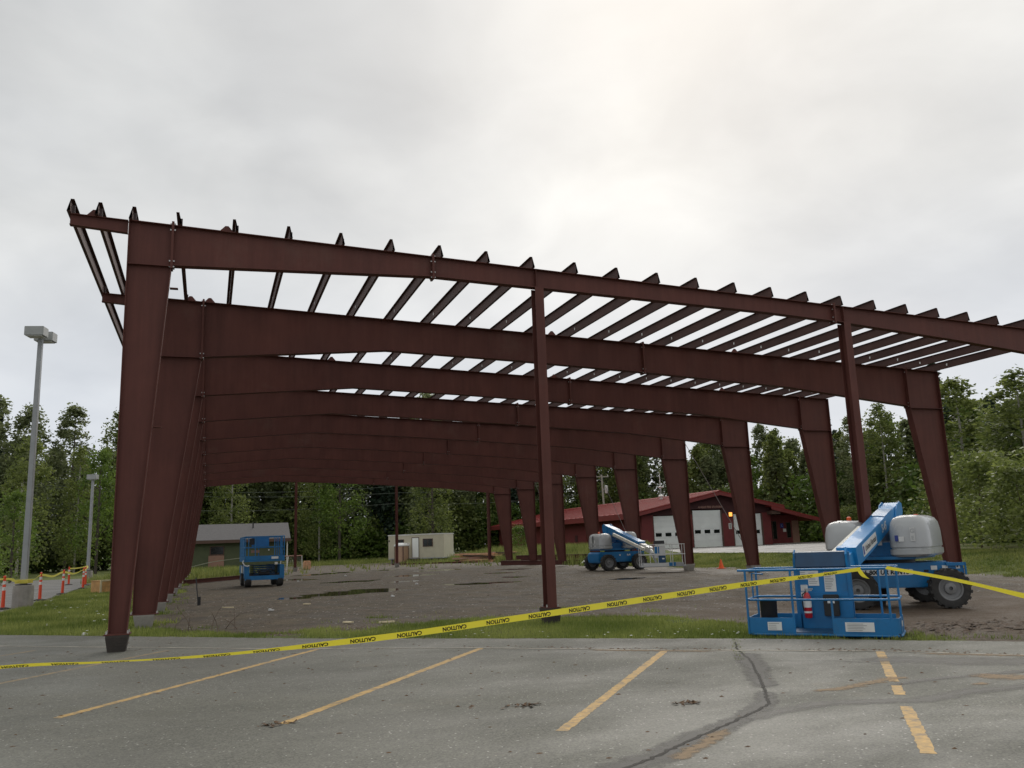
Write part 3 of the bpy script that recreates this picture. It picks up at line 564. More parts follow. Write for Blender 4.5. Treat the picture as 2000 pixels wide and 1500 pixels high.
for k, x in enumerate(PX):
    zb = ztop(x)+.002; h = .235; mb = MB(); s_ = -.055 if k > 2 else .06; y0, y1 = -.16, FY[-1]+.16; w_ = .003 if s_ < 0 else -.003
    zpoly = [(x-s_, zb+.003), (x-s_, zb), (x+w_, zb), (x+w_, zb+h), (x+s_, zb+h), (x+s_, zb+h-.003), (x, zb+h-.003), (x, zb+.003)]
    mb.prism(zpoly, 'y', y0, y1); p = part('purlin', mb, 'purlin_steel', frame)
    st = MB()
    for j in range(4):
        if k > 2: st.box((x-.005, FY[j+1]-.55-random.random()*.15, zb+.11), (.004, .05, .07))
    if st.v: tag(part('stickers', st, 'sticker_white', p), kind='stuff')
    cl = MB()
    for y in FY[:6]: cl.prism([(y-.008, zb-.0), (y+.008, zb), (y+.008, zb+.17), (y-.008, zb+.17)], 'x', x+.006, x+.06)
    tag(part('purlin_clips', cl, 'primer_dark', p), kind='stuff')
# gusset plates standing on the rafters beside some purlins
for y0, xs_ in ((0, (-.6, 1.75)), (FY[1], (-.1, 1.0, 1.45, 10.7, 16.8)), (FY[2], (5.2, 13.0, 19.9))):
    for x in xs_: part('gusset', MB().prism([(x-.16, ztop(x-.16)+.003), (x+.16, ztop(x+.16)+.003), (x+.03, ztop(x)+.15), (x-.03, ztop(x)+.15)], 'y', y0+.03, y0+.038), 'primer_red', frame)
for a, b_ in ((4, 3), (6, 5), (8, 7)):
    for x in (W+.0, ):
        part('brace_rod', MB().tube([(x-.1, FY[a]-.13, ztop(x)-.35), (x-.1, FY[b_]+.13, .12)], .014, 6), 'rod_steel', frame)
part('tie_rope', MB().tube([(W-.3, FY[5]+.3, 5.2), (W-.32, FY[5]+.33, 3.8), (W-.45, FY[5]+.5, 2.6), (W-.5, FY[5]+.55, 1.2)], .01, 5), 'wire', frame)

# concrete piers under the columns
PIER = [(.15, 0, 'dark low pier under the front left column, in the asphalt', .36, .34), (.25, FY[1], 'squat concrete pier under the second left column', .44, .40), (.25, FY[2], 'concrete pier under the third left column', .5, .4), (.25, FY[3], 'concrete pier under the fourth left column', .5, .4), (.25, FY[4], 'concrete pier under the fifth left column', .5, .4), (.25, FY[5], 'concrete pier under the sixth left column', .5, .4),
        (W/3, 0, 'dark pier under the near slender end post', .34, .38), (2*W/3, 0, 'pier under the end post behind the blue boom lift', .5, .42)]+[(W-.25, FY[1], 'pier under the right column beside the grey engine cover', .5, .4), (W-.25, FY[3], 'pier under the right column next to the small orange cone', .5, .4), (W-.25, FY[4], 'pier under the right column by the silver basket', .5, .4)]+[(W/3, FY[-1], 'pier under the far end post by the white goal frame', .35, .35), (2*W/3, FY[-1], 'pier under the far end post in front of the toilet', .35, .35)]
for x, y, lab, w, d in PIER:
    zg = GZ(x, y)-.05; hw, hd = w/2, d/2
    bot = [(-hw*.72, -hd*.72), (hw*.72, -hd*.72), (hw*.72, hd*.72), (-hw*.72, hd*.72)]; top_ = [(-hw, -hd), (hw, -hd), (hw, hd), (-hw, hd)]
    mb = MB().add([Vector((a, b_, zg)) for a, b_ in bot]+[Vector((a, b_, -.06)) for a, b_ in top_]+[Vector((a, b_, -.0225)) for a, b_ in top_], [(3, 2, 1, 0), (8, 9, 10, 11)]+[(i, (i+1) % 4, 4+(i+1) % 4, 4+i) for i in range(4)]+[(4+i, 4+(i+1) % 4, 8+(i+1) % 4, 8+i) for i in range(4)])
    solo('concrete_pier', mb, 'concrete_dark' if y == 0 else 'concrete', lab, 'pier', (x, y, 0), group='concrete piers')

# ------------------------------------------------------------------ boom lifts
def rounded_cover(u0, u1, v0, v1, z0, z1, r, n=6, tail=0.0):
    """Moulded engine cover: rounded in plan, crowned on top, with a step band near the bottom."""
    def ring(inset, z):
        pts = []; rr_ = max(.02, r-inset*.4)
        for cx, cy, a0 in ((u1-inset-rr_, v1-inset-rr_, 0), (u0+inset+rr_, v1-inset-rr_, 90), (u0+inset+rr_, v0+inset+rr_, 180), (u1-inset-rr_, v0+inset+rr_, 270)):
            for k in range(n+1):
                a = math.radians(a0+90*k/n); pts.append(Vector((cx+rr_*math.cos(a), cy+rr_*math.sin(a), z)))
        return pts
    h = z1-z0; rings = [ring(.05, z0), ring(.0, z0+.05), ring(.0, z0+.16), ring(.035, z0+.17), ring(.035, z0+.20), ring(.01, z0+.21), ring(.02, z0+.6*h), ring(.05, z0+.82*h), ring(.11, z0+.93*h), ring(.2, z1-.02), ring(.28, z1)]
    mb = MB(); L = len(rings[0]); mb.add([p for R_ in rings for p in R_], [(i*L+k, i*L+(k+1) % L, (i+1)*L+(k+1) % L, (i+1)*L+k) for i in range(len(rings)-1) for k in range(L)]+[tuple(range(L))[::-1], tuple((len(rings)-1)*L+k for k in range(L))], True)
    return mb
def xf(mb, M):
    mb.v = [tuple(M @ Vector(p)) for p in mb.v]; return mb
def wheel(parent, x, y, side, R=.43, w=.30, steer=0.0):
    M = T(x, y, R) @ RZ(steer) @ Matrix.Rotation(math.radians(90), 4, 'X')
    mb = MB(); mb.lathe([(R*.60, -w/2+.02), (R*.68, -w/2), (R*.92, -w/2+.01), (R*.965, -w/2+.05), (R*.965, w/2-.05), (R*.92, w/2-.01), (R*.68, w/2), (R*.60, w/2-.02)], 28, close=True)
    for k in range(18):
        for s_ in (-1, 1):
            a = 2*math.pi*(k+(.5 if s_ > 0 else 0))/18; mb.box((R*.965, 0, s_*w*.25), (.034, .066, w*.50), RZ(a))
    t = part('tyre', xf(mb, M), 'rubber', parent)
    z0 = -side*0; f = side*w/2
    rm = MB(); rm.lathe([(R*.60, -w/2+.03), (R*.60, w/2-.03), (R*.54, w/2-.035), (R*.50, w/2-.09), (R*.24, w/2-.11), (R*.24, -w/2+.11), (R*.50, -w/2+.09), (R*.54, -w/2+.035)], 28, close=True)
    rim = part('rim', xf(rm, M), 'rim_grey', t)
    part('hub', xf(MB().lathe([(R*.30, -w/2+.10), (R*.28, -w/2+.05), (R*.10, -w/2+.03), (R*.10, w/2-.03), (R*.28, w/2-.05), (R*.30, w/2-.10)], 16), M), 'rim_grey', t)
def arc(c, r, a0, a1, n=6): return [(c[0]+r*math.cos(math.radians(a0+(a1-a0)*k/n)), c[1]+r*math.sin(math.radians(a0+(a1-a0)*k/n))) for k in range(n+1)]
def rail_pts(w, d, z, r=.13, open_front=None):
    """Closed rounded rectangle of rail in plan: x in [-w/2,w/2], y in [0,d]."""
    P = arc((w/2-r, d-r), r, 0, 90)+arc((-w/2+r, d-r), r, 90, 180)+arc((-w/2+r, r), r, 180, 270)+arc((w/2-r, r), r, 270, 360)
    return [(x, y, z) for x, y in P]+[(P[0][0], P[0][1], z)]

def boom_lift(label, loc, ang, boom_ang, hinge, tip, v0, kind):
    near = kind == 'near'
    L = thing('boom_lift', label, 'boom lift', loc, ang, 'boom lifts')
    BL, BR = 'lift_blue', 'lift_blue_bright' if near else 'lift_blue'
    # chassis: deep side plates, stepped ends
    ch = MB().prism([(-1.30, .42), (-1.36, .62), (-1.33, .90), (-1.18, .985), (1.05, .985), (1.33, .955), (1.40, .86), (1.39, .66), (1.05, .62), (.98, .47), (.80, .44), (-.75, .44), (-.9, .38)], 'y', -.66, .66)
    c = part('chassis', ch, BL, L, .02)
    part('axle', MB().tube([(.95, -.85, .43), (.95, .85, .43)], .10, 10), 'lift_blue_dark', L); part('axle', MB().tube([(-.95, -.85, .43), (-.95, .85, .43)], .10, 10), 'lift_blue_dark', L)
    for x in (-.95, .95):
        for y in (-.97, .97): wheel(L, x, y, 1 if y > 0 else -1, steer=math.radians(-14) if (x < 0 and near) else 0)
    for s_ in (-1, 1): part('fender_plate', MB().b2((1.02, s_*.70-.02, .90), (1.42, s_*.70+.02, .97)).b2((1.40, s_*.70-.02, .70), (1.43, s_*.70+.02, .97)), BL, c)
    if near:
        Y = -.664
        def pl(name, cx, cz, w, h, m_, par=c): return part(name, plate(MB(), (cx, Y-.002, cz), (1, 0, 0), (0, 0, 1), w, h, .004), m_, par)
        sg = part('phone_sign', MB().prism([(x, z) for x, z in arc((.28, .80), .05, 0, 90)+arc((-.78, .80), .05, 90, 180)+arc((-.78, .77), .05, 180, 270)+arc((.28, .77), .05, 270, 360)], 'y', Y-.004, Y), 'sticker_white', c)
        lettering('1-800 UR RENTS', .135, (-.25, Y-.006, .785), (1, 0, 0), (0, 0, 1), 'ink_black', sg, shear=.12, bold=.006)
        for cx, w in ((.77, .13), (1.0, .12), (1.27, .085)): s2 = pl('safety_decal', cx, .865 if cx < 1.1 else .88, w, .09, 'sticker_white')
        pl('decal_mark', 1.26, .885, .03, .05, 'ink_black')
        pl('arrow_decal', .60, .80, .10, .05, 'ink_black')
    else:
        lettering('4x4', .14, (.48, -.672, .80), (1, 0, 0), (0, 0, 1), 'sticker_white', c, bold=.006)
        part('safety_decal', plate(MB(), (-.05, -.668, .80), (1, 0, 0), (0, 0, 1), .08, .08), 'sticker_white', c)
    part('turntable_ring', MB().lathe([(.55, .985), (.55, 1.07), (.48, 1.09)], 24), 'black_plastic', L)
    # upper works turn with the boom: u forward, v to the left seen from above
    R = T(-.26 if near else 0, 0, 0) @ RZ(boom_ang-ang)
    OR = R.translation.copy()
    part('turntable', xf(MB().prism([(-1.25, -.95), (-1.05, -1.05), (.55, -.95), (.7, -.5), (.7, .5), (.55, .95), (-1.05, 1.05), (-1.25, .95)], 'z', 1.07, 1.14), R), BL, L, .01)
    part('turret', xf(MB().b2((-.75, -.40+v0, 1.14), (.45, -.30+v0, 1.62)).b2((-.75, .30+v0, 1.14), (.45, .40+v0, 1.62)).b2((-.7, -.3+v0, 1.14), (.3, .3+v0, 1.45)), R), BL, L, .01)
    hu, hz = hinge; tu, tz = tip
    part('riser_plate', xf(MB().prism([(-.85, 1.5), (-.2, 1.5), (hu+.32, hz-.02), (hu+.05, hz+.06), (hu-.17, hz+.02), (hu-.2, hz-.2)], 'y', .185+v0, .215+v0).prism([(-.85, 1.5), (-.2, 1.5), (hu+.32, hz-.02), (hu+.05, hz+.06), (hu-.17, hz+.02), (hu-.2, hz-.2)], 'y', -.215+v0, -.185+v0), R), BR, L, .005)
    def cover(v_a, v_b, u_a, u_b, top): 
        return part('engine_cover', xf(rounded_cover(u_a, u_b, v_a, v_b, 1.13, top, .30), R), 'cover_grey', L)
    ca = cover(.30+v0, 1.16+v0, -1.2, .78, 2.05); cb = cover(-1.14+v0, -.34+v0, -1.2, .78, 1.98)
    part('counterweight', xf(MB().b2((-1.45, -.85, 1.10), (-1.12, .85, 1.75)), R), 'cover_grey' if near else 'cover_light', L, .12)
    ba = part('beacon', xf(MB().lathe([(.06, 1.97), (.055, 2.06), (.02, 2.08)], 12), R @ T(-.3, -.75+v0, 0)), 'cone_orange', L)
    if near:
        fr = R.to_3x3() @ Vector((1, 0, 0)); sd_ = R.to_3x3() @ Vector((0, 1, 0))
        # decals on the front face and outer side of the right cover
        part('safety_decal', plate(MB(), R @ Vector((.782, .62+v0, 1.52)), sd_, (0, 0, 1), .11, .11), 'sticker_white', ca); part('safety_decal', plate(MB(), R @ Vector((.782, .52+v0, 1.54)), sd_, (0, 0, 1), .07, .13), 'ink_blue', ca)
        o = R @ Vector((.786, .95+v0-.09, 1.62)); part('logo_box', plate(MB(), o, sd_, (0, 0, 1), .10, .30), 'cover_light', ca); lettering('G', .13, o+fr*.004+Vector((0, 0, .07)), sd_, (0, 0, 1), 'cover_grey', ca, bold=.006)
        lettering('E', .11, o+fr*.004-Vector((0, 0, .08)), sd_, (0, 0, 1), 'cover_grey', ca, bold=.005)
        part('safety_decal', plate(MB(), R @ Vector((.455, .08+v0, 1.45)), sd_, (0, 0, 1), .09, .12), 'sticker_white', L); part('safety_decal', plate(MB(), R @ Vector((.46, .36+v0, 1.38)), sd_, (0, 0, 1), .08, .08), 'sticker_white', L)
        part('light_lens', xf(MB().box((-.1, .8+v0, 2.04), (.06, .10, .06)), R), 'cone_orange', L, .01)
    else:
        # white painted figures on the tail side
        fr = R.to_3x3() @ Vector((0, -1, 0)); xd = R.to_3x3() @ Vector((1, 0, 0))
        o0 = R @ Vector((-.62, -1.124+v0, 1.58)); gl = MB(); plate(gl, o0, xd, (0, 0, 1), .10, .5); plate(gl, o0+Vector((0, 0, .22)), xd, (0, 0, 1), .22, .07); plate(gl, o0-Vector((0, 0, .25)), xd, (0, 0, 1), .18, .05); plate(gl, o0+xd*.52-Vector((0, 0, .1)), xd, (0, 0, 1), .09, .3); plate(gl, o0+xd*.58-Vector((0, 0, .25)), xd, (0, 0, 1), .22, .06)
        part('logo_marks', gl, 'sticker_white', cb); part('logo_bar', plate(MB(), o0+xd*.30, xd, (0, 0, 1), .13, .54), 'ink_black', cb)
    # boom: outer box section, sliding inner section, hose carrier
    d = Vector((tu-hu, 0, tz-hz)); bl = d.length; an = math.atan2(d.z, d.x)
    ob = .70 if near else .8
    BM = R @ T(hu, v0, hz) @ Matrix.Rotation(-an, 4, 'Y')
    bm_ = MB().prism([(-.14, -.06), (-.10, .02), (.18, .02), (bl*ob, 0), (bl*ob, -.40), (bl*.5, -.40), (.55, -.34), (.12, -.28)], 'y', -.18, .18)
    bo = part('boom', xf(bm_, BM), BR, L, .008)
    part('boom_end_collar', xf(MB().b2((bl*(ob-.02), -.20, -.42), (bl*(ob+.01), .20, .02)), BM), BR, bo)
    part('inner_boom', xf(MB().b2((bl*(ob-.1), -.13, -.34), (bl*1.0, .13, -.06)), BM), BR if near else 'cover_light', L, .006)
    part('hose_carrier', xf(MB().b2((bl*.30, -.38, -.24), (bl*.98, -.26, -.10)), BM), 'cream', L, .01)
    part('access_panel', xf(MB().prism([(.55, -.17), (1.35, -.17), (1.30, .0), (1.42, .17), (.55, .17)], 'z', .021, .03), BM @ T(.15, 0, 0)), BL, bo)
    xd, yd, nd = BM.to_3x3() @ Vector((-1, 0, 0)), BM.to_3x3() @ Vector((0, 0, 1)), BM.to_3x3() @ Vector((0, 1, 0))
    # writing runs along the side of the boom that faces v+
    if near:
        c0 = BM @ Vector((bl*.52, .183, -.20)); sg = part('name_sign', plate(MB(), c0, xd, yd, 1.25, .25, .006), 'sticker_white', bo); lettering('United Rentals', .17, c0+nd*.005+xd*.07, xd, yd, 'ink_black', sg, shear=.1, bold=.004)
        part('logo_mark', plate(MB(), c0+nd*.004-xd*.56, xd, yd, .08, .17, .006), 'ink_blue', sg)
        lettering('S-45', .26, BM @ Vector((bl*.29, .184, -.17)), xd, yd, 'sticker_white', bo, shear=.15, bold=.008)
    else:
        part('boom_stripe', plate(MB(), BM @ Vector((bl*.5, -.184, -.30)), xd, yd, bl*.55, .10), 'sticker_white', bo); part('boom_stripe', plate(MB(), BM @ Vector((bl*.5, .184, -.30)), xd, yd, bl*.55, .10), 'sticker_white', bo)
        part('lift_cylinder', xf(MB().tube([(.2, 0, -.42), (bl*.55, 0, -.46)], .05, 10), BM), 'bolt_zinc', L)
    return L, R, BM @ Vector((bl*1.0, 0, -.2))

def mini_text_lines(mb, c, xd, yd, w, h, n, nrm):
    for k in range(n):
        ww = w*random.uniform(.55, .95); plate(mb, Vector(c)+Vector(yd)*(h*(.42-.84*k/max(1, n-1)))+Vector(xd)*(-(w-ww)/2)+nrm*.003, xd, yd, ww, h*.22/n, .002)

# near lift ----------------------------------------------------------------
def LM(loc, ang): return T(*loc) @ RZ(ang)
A1 = math.atan2(-.496, .868); loc1 = (16.62, -.46, -.425); boom1 = math.atan2(-.563, -.8265)
lift1, R1, tip1 = boom_lift('large blue boom lift with grey engine covers and blue basket, nearest the camera', loc1, A1, boom1, (-1.40, 2.36), (4.75, .98), .12, 'near')
INV1 = LM(loc1, A1).inverted()
PA = math.atan2(-.727, .686); PW = T(10.735, -5.22, -.325) @ RZ(PA); PM = INV1 @ PW     # platform frame: x right, y away, z up
w, d = 2.27, .86
pf = part('platform', xf(MB().b2((-w/2, .02, .03), (w/2, d, .075)), PM), 'lift_blue_dark', lift1)
def ps(name, mb, material, bevel=0.0, par=None): return part(name, xf(mb, PM), material, par or pf, bevel)
ps('top_rail', MB().tube([(-w/2+.52, 0, 1.05), (-w/2, 0, 1.05), (-w/2, d, 1.05), (w/2, d, 1.05), (w/2-.04, .04, 1.05), (-w/2, 0.0, 1.05)][:4]+[(w/2, .08, 1.05), (w/2-.08, 0, 1.05), (-w/2-.12, 0, 1.05)], .02, 8), 'lift_blue')
ps('mid_rail', MB().tube(rail_pts(w+.02, d, .58), .018, 8), 'lift_blue')
ps('lower_rail', MB().tube(rail_pts(w+.02, d, .04), .02, 8), 'lift_blue')
for x, y in ((-w/2, 0), (-w/2+.0, d), (-w/2+.72, 0), (w/2-.12, 0), (w/2, d*.5), (w/2-.3, d), (.18, 0)):
    z1 = 1.05 if not (x == .18) else .58
    ps('rail_post', MB().tube([(x, y, .04), (x, y, z1)], .018, 8), 'lift_blue')
ps('gate_bar', MB().tube([(-w/2+.05, .28, .60), (-w/2+.05, .28, .99), (-w/2+.28, .02, .99)], .014, 6), 'lift_blue')
ps('toe_board', MB().b2((-w/2+.02, -.012, .05), (-.42, .006, .30)), 'lift_blue')
ps('toe_board', MB().b2((.17, -.012, .05), (w/2-.12, .006, .30)), 'lift_blue')
ps('toe_board', MB().b2((-w/2+.05, d-.02, .05), (w/2-.1, d, .30)), 'lift_blue')
ps('toe_board', MB().b2((w/2-.012, .10, .05), (w/2+.008, d-.1, .30)), 'lift_blue')
ps('toe_board', MB().b2((-w/2-.008, .08, .05), (-w/2+.012, d-.1, .30)), 'lift_blue')
ps('corner_board', MB().prism(arc((w/2-.12, .11), .122, 270, 360)+arc((w/2-.12, .11), .104, 360, 270), 'z', .05, .30), 'lift_blue')
ps('step_plate', MB().b2((-.42, -.05, .04), (.17, .30, .06)), 'lift_blue')
back = ps('control_board', MB().b2((-.42, d-.10, .30), (.36, d-.07, 1.02)), 'lift_blue', .006)
ps('control_board_fold', MB().b2((-.42, d-.13, .58), (.36, d-.10, .64)), 'lift_blue')
ps('lower_panel', MB().b2((-.38, d-.2, .06), (.42, d-.17, .58)), 'lift_blue')
ps('side_post', MB().b2((.36, d-.12, .05), (.43, d-.04, 1.30)), 'lift_blue', .006)
ps('side_post', MB().b2((-.48, d-.10, .05), (-.42, d-.04, 1.22)), 'lift_blue', .006)
ps('control_console', MB().prism([(d-.16, 1.06), (d+.02, 1.06), (d+.06, 1.25), (d-.02, 1.32), (d-.08, 1.30)], 'x', -.44, .36), 'lift_blue_dark', .01)
ps('console_guard', MB().tube([(-.45, d-.1, 1.05), (-.45, d-.12, 1.28), (-.45, d-.02, 1.34)], .016, 6), 'lift_blue'); ps('console_guard', MB().tube([(.38, d-.1, 1.05), (.38, d-.14, 1.26), (.38, d-.04, 1.36), (.38, d+.06, 1.22)], .02, 6), 'lift_blue_bright')
def placard(cx, cz, w_, h_, y, n, head=None):
    s_ = ps('placard', plate(MB(), (cx, y, cz), (1, 0, 0), (0, 0, 1), w_, h_, .004), 'sticker_white')
    mb = MB(); mini_text_lines(mb, (cx, y-.003, cz), (1, 0, 0), (0, 0, 1), w_*.86, h_*.8, n, Vector((0, -1, 0))); ps('placard_print', mb, 'rim_grey', par=s_)['kind'] = 'stuff'
    if head: ps('placard_band', plate(MB(), (cx, y-.005, cz+h_*.44), (1, 0, 0), (0, 0, 1), w_*.9, h_*.1, .002), head, par=s_)
placard(-.17, .88, .17, .25, d-.104, 7); placard(-.31, .93, .13, .14, d-.106, 4); placard(.09, .82, .18, .32, d-.104, 9, 'extinguisher_red'); placard(-.33, .72, .11, .10, d-.104, 3); placard(-.33, .62, .11, .08, d-.135, 3)
placard(-.72, .17, .22, .13, -.017, 4); placard(.56, .17, .42, .14, -.017, 5); placard(.22, .55, .07, .05, d-.175, 2)
ps('decal', plate(MB(), (w/2+.012, .35, .20), (0, 1, 0), (0, 0, 1), .22, .08), 'cover_light')
dp = ps('document_box', MB().b2((-.02, d-.30, .28), (.22, d-.21, .62)), 'black_plastic', .01); ps('document_label', plate(MB(), (.10, d-.303, .52), (1, 0, 0), (0, 0, 1), .11, .07), 'sticker_white')
ps('foot_switch', MB().b2((.24, d-.42, .20), (.46, d-.25, .25)), 'black_plastic')
ps('manual_tray', MB().b2((.2, d-.18, .24), (.42, d-.16, .29)), 'black_plastic')
# rotator and jib bracket joining boom tip to the platform
b0 = PM @ Vector((-.02, d+.05, .95)); b1 = PM @ Vector((0, d+.05, .28))
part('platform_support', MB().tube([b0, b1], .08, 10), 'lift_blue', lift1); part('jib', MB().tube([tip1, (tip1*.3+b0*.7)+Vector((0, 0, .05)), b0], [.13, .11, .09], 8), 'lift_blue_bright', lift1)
for k in range(3):
    q0 = tip1+Vector((.12*(k-1), 0, .02)); q1 = PM @ Vector((.1+.09*k, d+.02, .9-.1*k)); part('hydraulic_hose', MB().tube([q0, q0.lerp(q1, .3)+Vector((0, 0, -.22-.05*k)), q0.lerp(q1, .7)+Vector((0, 0, -.30)), q1], .016, 6), 'black_plastic', lift1)
# bucket, extinguisher stand on their own
def world_of(p): return PW @ Vector(p)
bk = MB().lathe([(.118, 0), (.128, .02), (.136, .49), (.142, .50), (.128, .50), (.124, .05), (.0, .04)], 22)
p = world_of((-.84, .23, .08)); o = solo('tool_bucket', bk, 'black_plastic', 'black round bucket standing in the blue basket', 'bucket', p)
part('bucket_label', MB().prism(arc((0, 0), .1365, -22, 10, 4)+arc((0, 0), .138, 10, -22, 4), 'z', .25, .37), 'sticker_white', o)
p = world_of((-.27, d-.30, .25)); ex = thing('fire_extinguisher', 'red fire extinguisher with white label hanging in the blue basket', 'fire extinguisher', p)
part('cylinder', MB().lathe([(.05, 0), (.062, .02), (.062, .33), (.045, .38), (.02, .41)], 18), 'extinguisher_red', ex); part('label_band', MB().lathe([(.0632, .17), (.0632, .31)], 18), 'sticker_white', ex); part('white_ring', MB().lathe([(.0632, .08), (.0632, .11)], 18), 'sticker_white', ex)
part('valve', MB().box((0, 0, .42), (.04, .03, .05)).box((.045, 0, .46), (.15, .022, .018)).box((.04, 0, .435), (.12, .022, .012)), 'bolt_zinc', ex); part('hose', MB().tube([(-.02, 0, .42), (-.09, 0, .38), (-.10, 0, .25), (-.085, 0, .12)], .011, 6), 'black_plastic', ex)

# far lift -----------------------------------------------------------------
loc2 = (22.74, 26.5, GZ(22.7, 26.5)+.0); A2 = math.radians(2.6); boom2 = math.atan2(-5.9, -.29)
lift2, R2, tip2 = boom_lift('blue and white boom lift with silver basket in front of the red fire station', loc2, A2, boom2, (-.9, 2.45), (4.6, 1.25), 0.0, 'far')
INV2 = LM(loc2, A2).inverted(); PW2 = T(22.30, 20.35, -.06) @ RZ(math.atan2(-.34, .94)); PM = INV2 @ PW2
w, d = 2.15, .86
pf = part('platform', xf(MB().b2((-w/2, 0, 0), (w/2, d, .05)), PM), 'galvanised', lift2)
for z in (.58, 1.05): ps('rail', MB().tube(rail_pts(w, d, z), .018, 6), 'cover_light')
for x, y in ((-w/2+.02, .1), (-w/2+.02, d-.1), (w/2-.02, .1), (w/2-.02, d-.1), (.45, 0), (-.25, 0), (.5, d), (-.5, d)): ps('rail_post', MB().tube([(x, y, .03), (x, y, 1.05)], .018, 6), 'cover_light')
ps('toe_board', MB().b2((-w/2+.1, -.01, .03), (.25, .01, .18)), 'cover_light'); ps('toe_board', MB().b2((.6, -.01, .03), (w/2-.1, .01, .18)), 'galvanised'); ps('toe_board', MB().b2((-w/2+.1, d-.01, .03), (w/2-.1, d+.01, .18)), 'galvanised'); ps('gate_board', MB().b2((.26, -.01, .03), (.59, .01, .20)), 'lift_blue')
ps('control_board', MB().b2((-.30, d-.08, .40), (.25, d-.05, 1.0)), 'cover_light', .005); ps('control_panel', MB().b2((-.28, d-.085, .62), (-.05, d-.06, .95)), 'lift_blue'); ps('document_box', MB().b2((-.15, d-.2, .18), (.22, d-.1, .52)), 'lift_blue_dark'); ps('document_label', MB().b2((.05, d-.205, .34), (.16, d-.2, .40)), 'sticker_white')
ps('control_console', MB().prism([(d-.14, 1.08), (d+.02, 1.08), (d+.05, 1.24), (d-.10, 1.24)], 'x', -.28, .22), 'black_plastic'); ps('console_guard', MB().tube([(.3, d-.1, 1.0), (.3, d-.12, 1.25), (.3, d-.0, 1.25)], .02, 6), 'cover_light')
b0 = PM @ Vector((-.35, d+.1, .62)); b1 = PM @ Vector((-.2, d+.05, .15))
part('jib', MB().tube([tip2, b0+Vector((0, .1, .12)), b0], .075, 8), 'cover_light', lift2); part('jib_rod', MB().tube([tip2+Vector((0, 0, -.16)), b1], .04, 8), 'cover_light', lift2); part('platform_support', MB().tube([b0, b1], .06, 8), 'galvanised', lift2)

# ------------------------------------------------------------------ scissor lift
sc = thing('scissor_lift', 'blue scissor lift with folded platform standing on the gravel at left', 'scissor lift', (4.12, 27.9, GZ(4.1, 27.5)), math.radians(3))
def sp(name, mb, material, bevel=0.0, par=None): return part(name, mb, material, par or sc, bevel)
for x in (-.74, .74):
    for y in (-1.05, .95):
        M_ = T(x, y, .31) @ Matrix.Rotation(math.pi/2, 4, 'Y'); t_ = sp('tyre', xf(MB().lathe([(.17, -.14), (.28, -.15), (.31, -.10), (.31, .10), (.28, .15), (.17, .14)], 20), M_), 'rubber'); sp('rim', xf(MB().lathe([(.17, -.12), (.16, -.145), (.05, -.13), (.05, .13), (.16, .145), (.17, .12)], 16), M_), 'rim_grey', par=t_)
sp('base_frame', MB().b2((-.9, -1.35, .32), (.9, -1.25, .52)).b2((-.9, 1.2, .32), (.9, 1.3, .6)).b2((-.58, -1.25, .36), (.58, 1.2, .5)), 'lift_blue', .01)
for s_ in (-1, 1):
    sp('side_box', MB().b2((s_*.70, -1.36, .40), (s_*.92, -.95, 1.00)), 'lift_blue', .015); sp('side_tray', MB().b2((s_*.66, -.95, .62), (s_*.93, 1.25, 1.02)), 'lift_blue', .02)
sp('chassis_box', MB().b2((-.6, -1.1, .36), (.6, -.3, .62)), 'black_plastic', .02); sp('motor', xf(MB().lathe([(.14, -.25), (.14, .25)], 14), T(0, -1.05, .62) @ Matrix.Rotation(math.pi/2, 4, 'Y')), 'black_plastic')
for k in range(5):
    z = .58+.095*k
    sp('scissor_arm', MB().b2((-.45, -1.15, z), (-.39, 1.1, z+.07)), 'lift_blue_dark'); sp('scissor_arm', MB().b2((.39, -1.15, z), (.45, 1.1, z+.07)), 'lift_blue_dark'); sp('cross_tube', MB().tube([(-.5, -1.12, z+.03), (.5, -1.12, z+.03)], .035, 8), 'lift_blue_dark')
sp('platform_deck', MB().b2((-.92, -1.4, 1.18), (.92, 1.4, 1.26)), 'lift_blue', .01)
sp('toe_board', MB().b2((-.92, -1.41, 1.26), (.92, -1.39, 1.44)), 'lift_blue'); sp('toe_board', MB().b2((-.92, 1.39, 1.26), (.92, 1.41, 1.44)), 'lift_blue')
for s_ in (-1, 1): sp('toe_board', MB().b2((s_*.92, -1.4, 1.26), (s_*.91, 1.4, 1.44)), 'lift_blue')
for z in (1.85, 2.36): sp('guard_rail', MB().tube([(-.9, -1.38, z), (.9, -1.38, z), (.9, 1.38, z), (-.9, 1.38, z), (-.9, -1.38, z)], .025, 6), 'lift_blue')
for x, y in ((-.9, -1.38), (.9, -1.38), (-.9, 1.38), (.9, 1.38), (-.9, 0), (.9, 0), (-.45, -1.38), (.45, -1.38), (.76, -1.38), (-.76, -1.38), (-.9, -.7), (-.9, .7), (.9, .7), (.9, -.7), (0, 1.38)): sp('rail_post', MB().tube([(x, y, 1.26), (x, y, 2.36)], .024, 6), 'lift_blue')
sp('back_panel', MB().b2((-.35, 1.35, 1.9), (.50, 1.37, 2.34)), 'lift_blue'); sp('cable_bundle', MB().tube([(-.5, -1.2, .62), (-.3, -1.26, .75), (0, -1.22, .66), (.3, -1.26, .8), (.5, -1.2, .7)], .025, 6), 'black_plastic'); sp('warning_plate', MB().b2((.30, -1.425, 1.29), (.62, -1.412, 1.40)), 'sticker_white'); sp('side_panel', MB().b2((-.905, -.6, 1.45), (-.895, 1.3, 2.3)), 'lift_blue'); sp('control_box', MB().b2((-.70, -1.30, 1.98), (-.48, -1.15, 2.28)), 'black_plastic', .02); sp('tool_tray', MB().b2((-.62, -1.30, 1.60), (-.25, -1.1, 1.72)), 'door_tan')
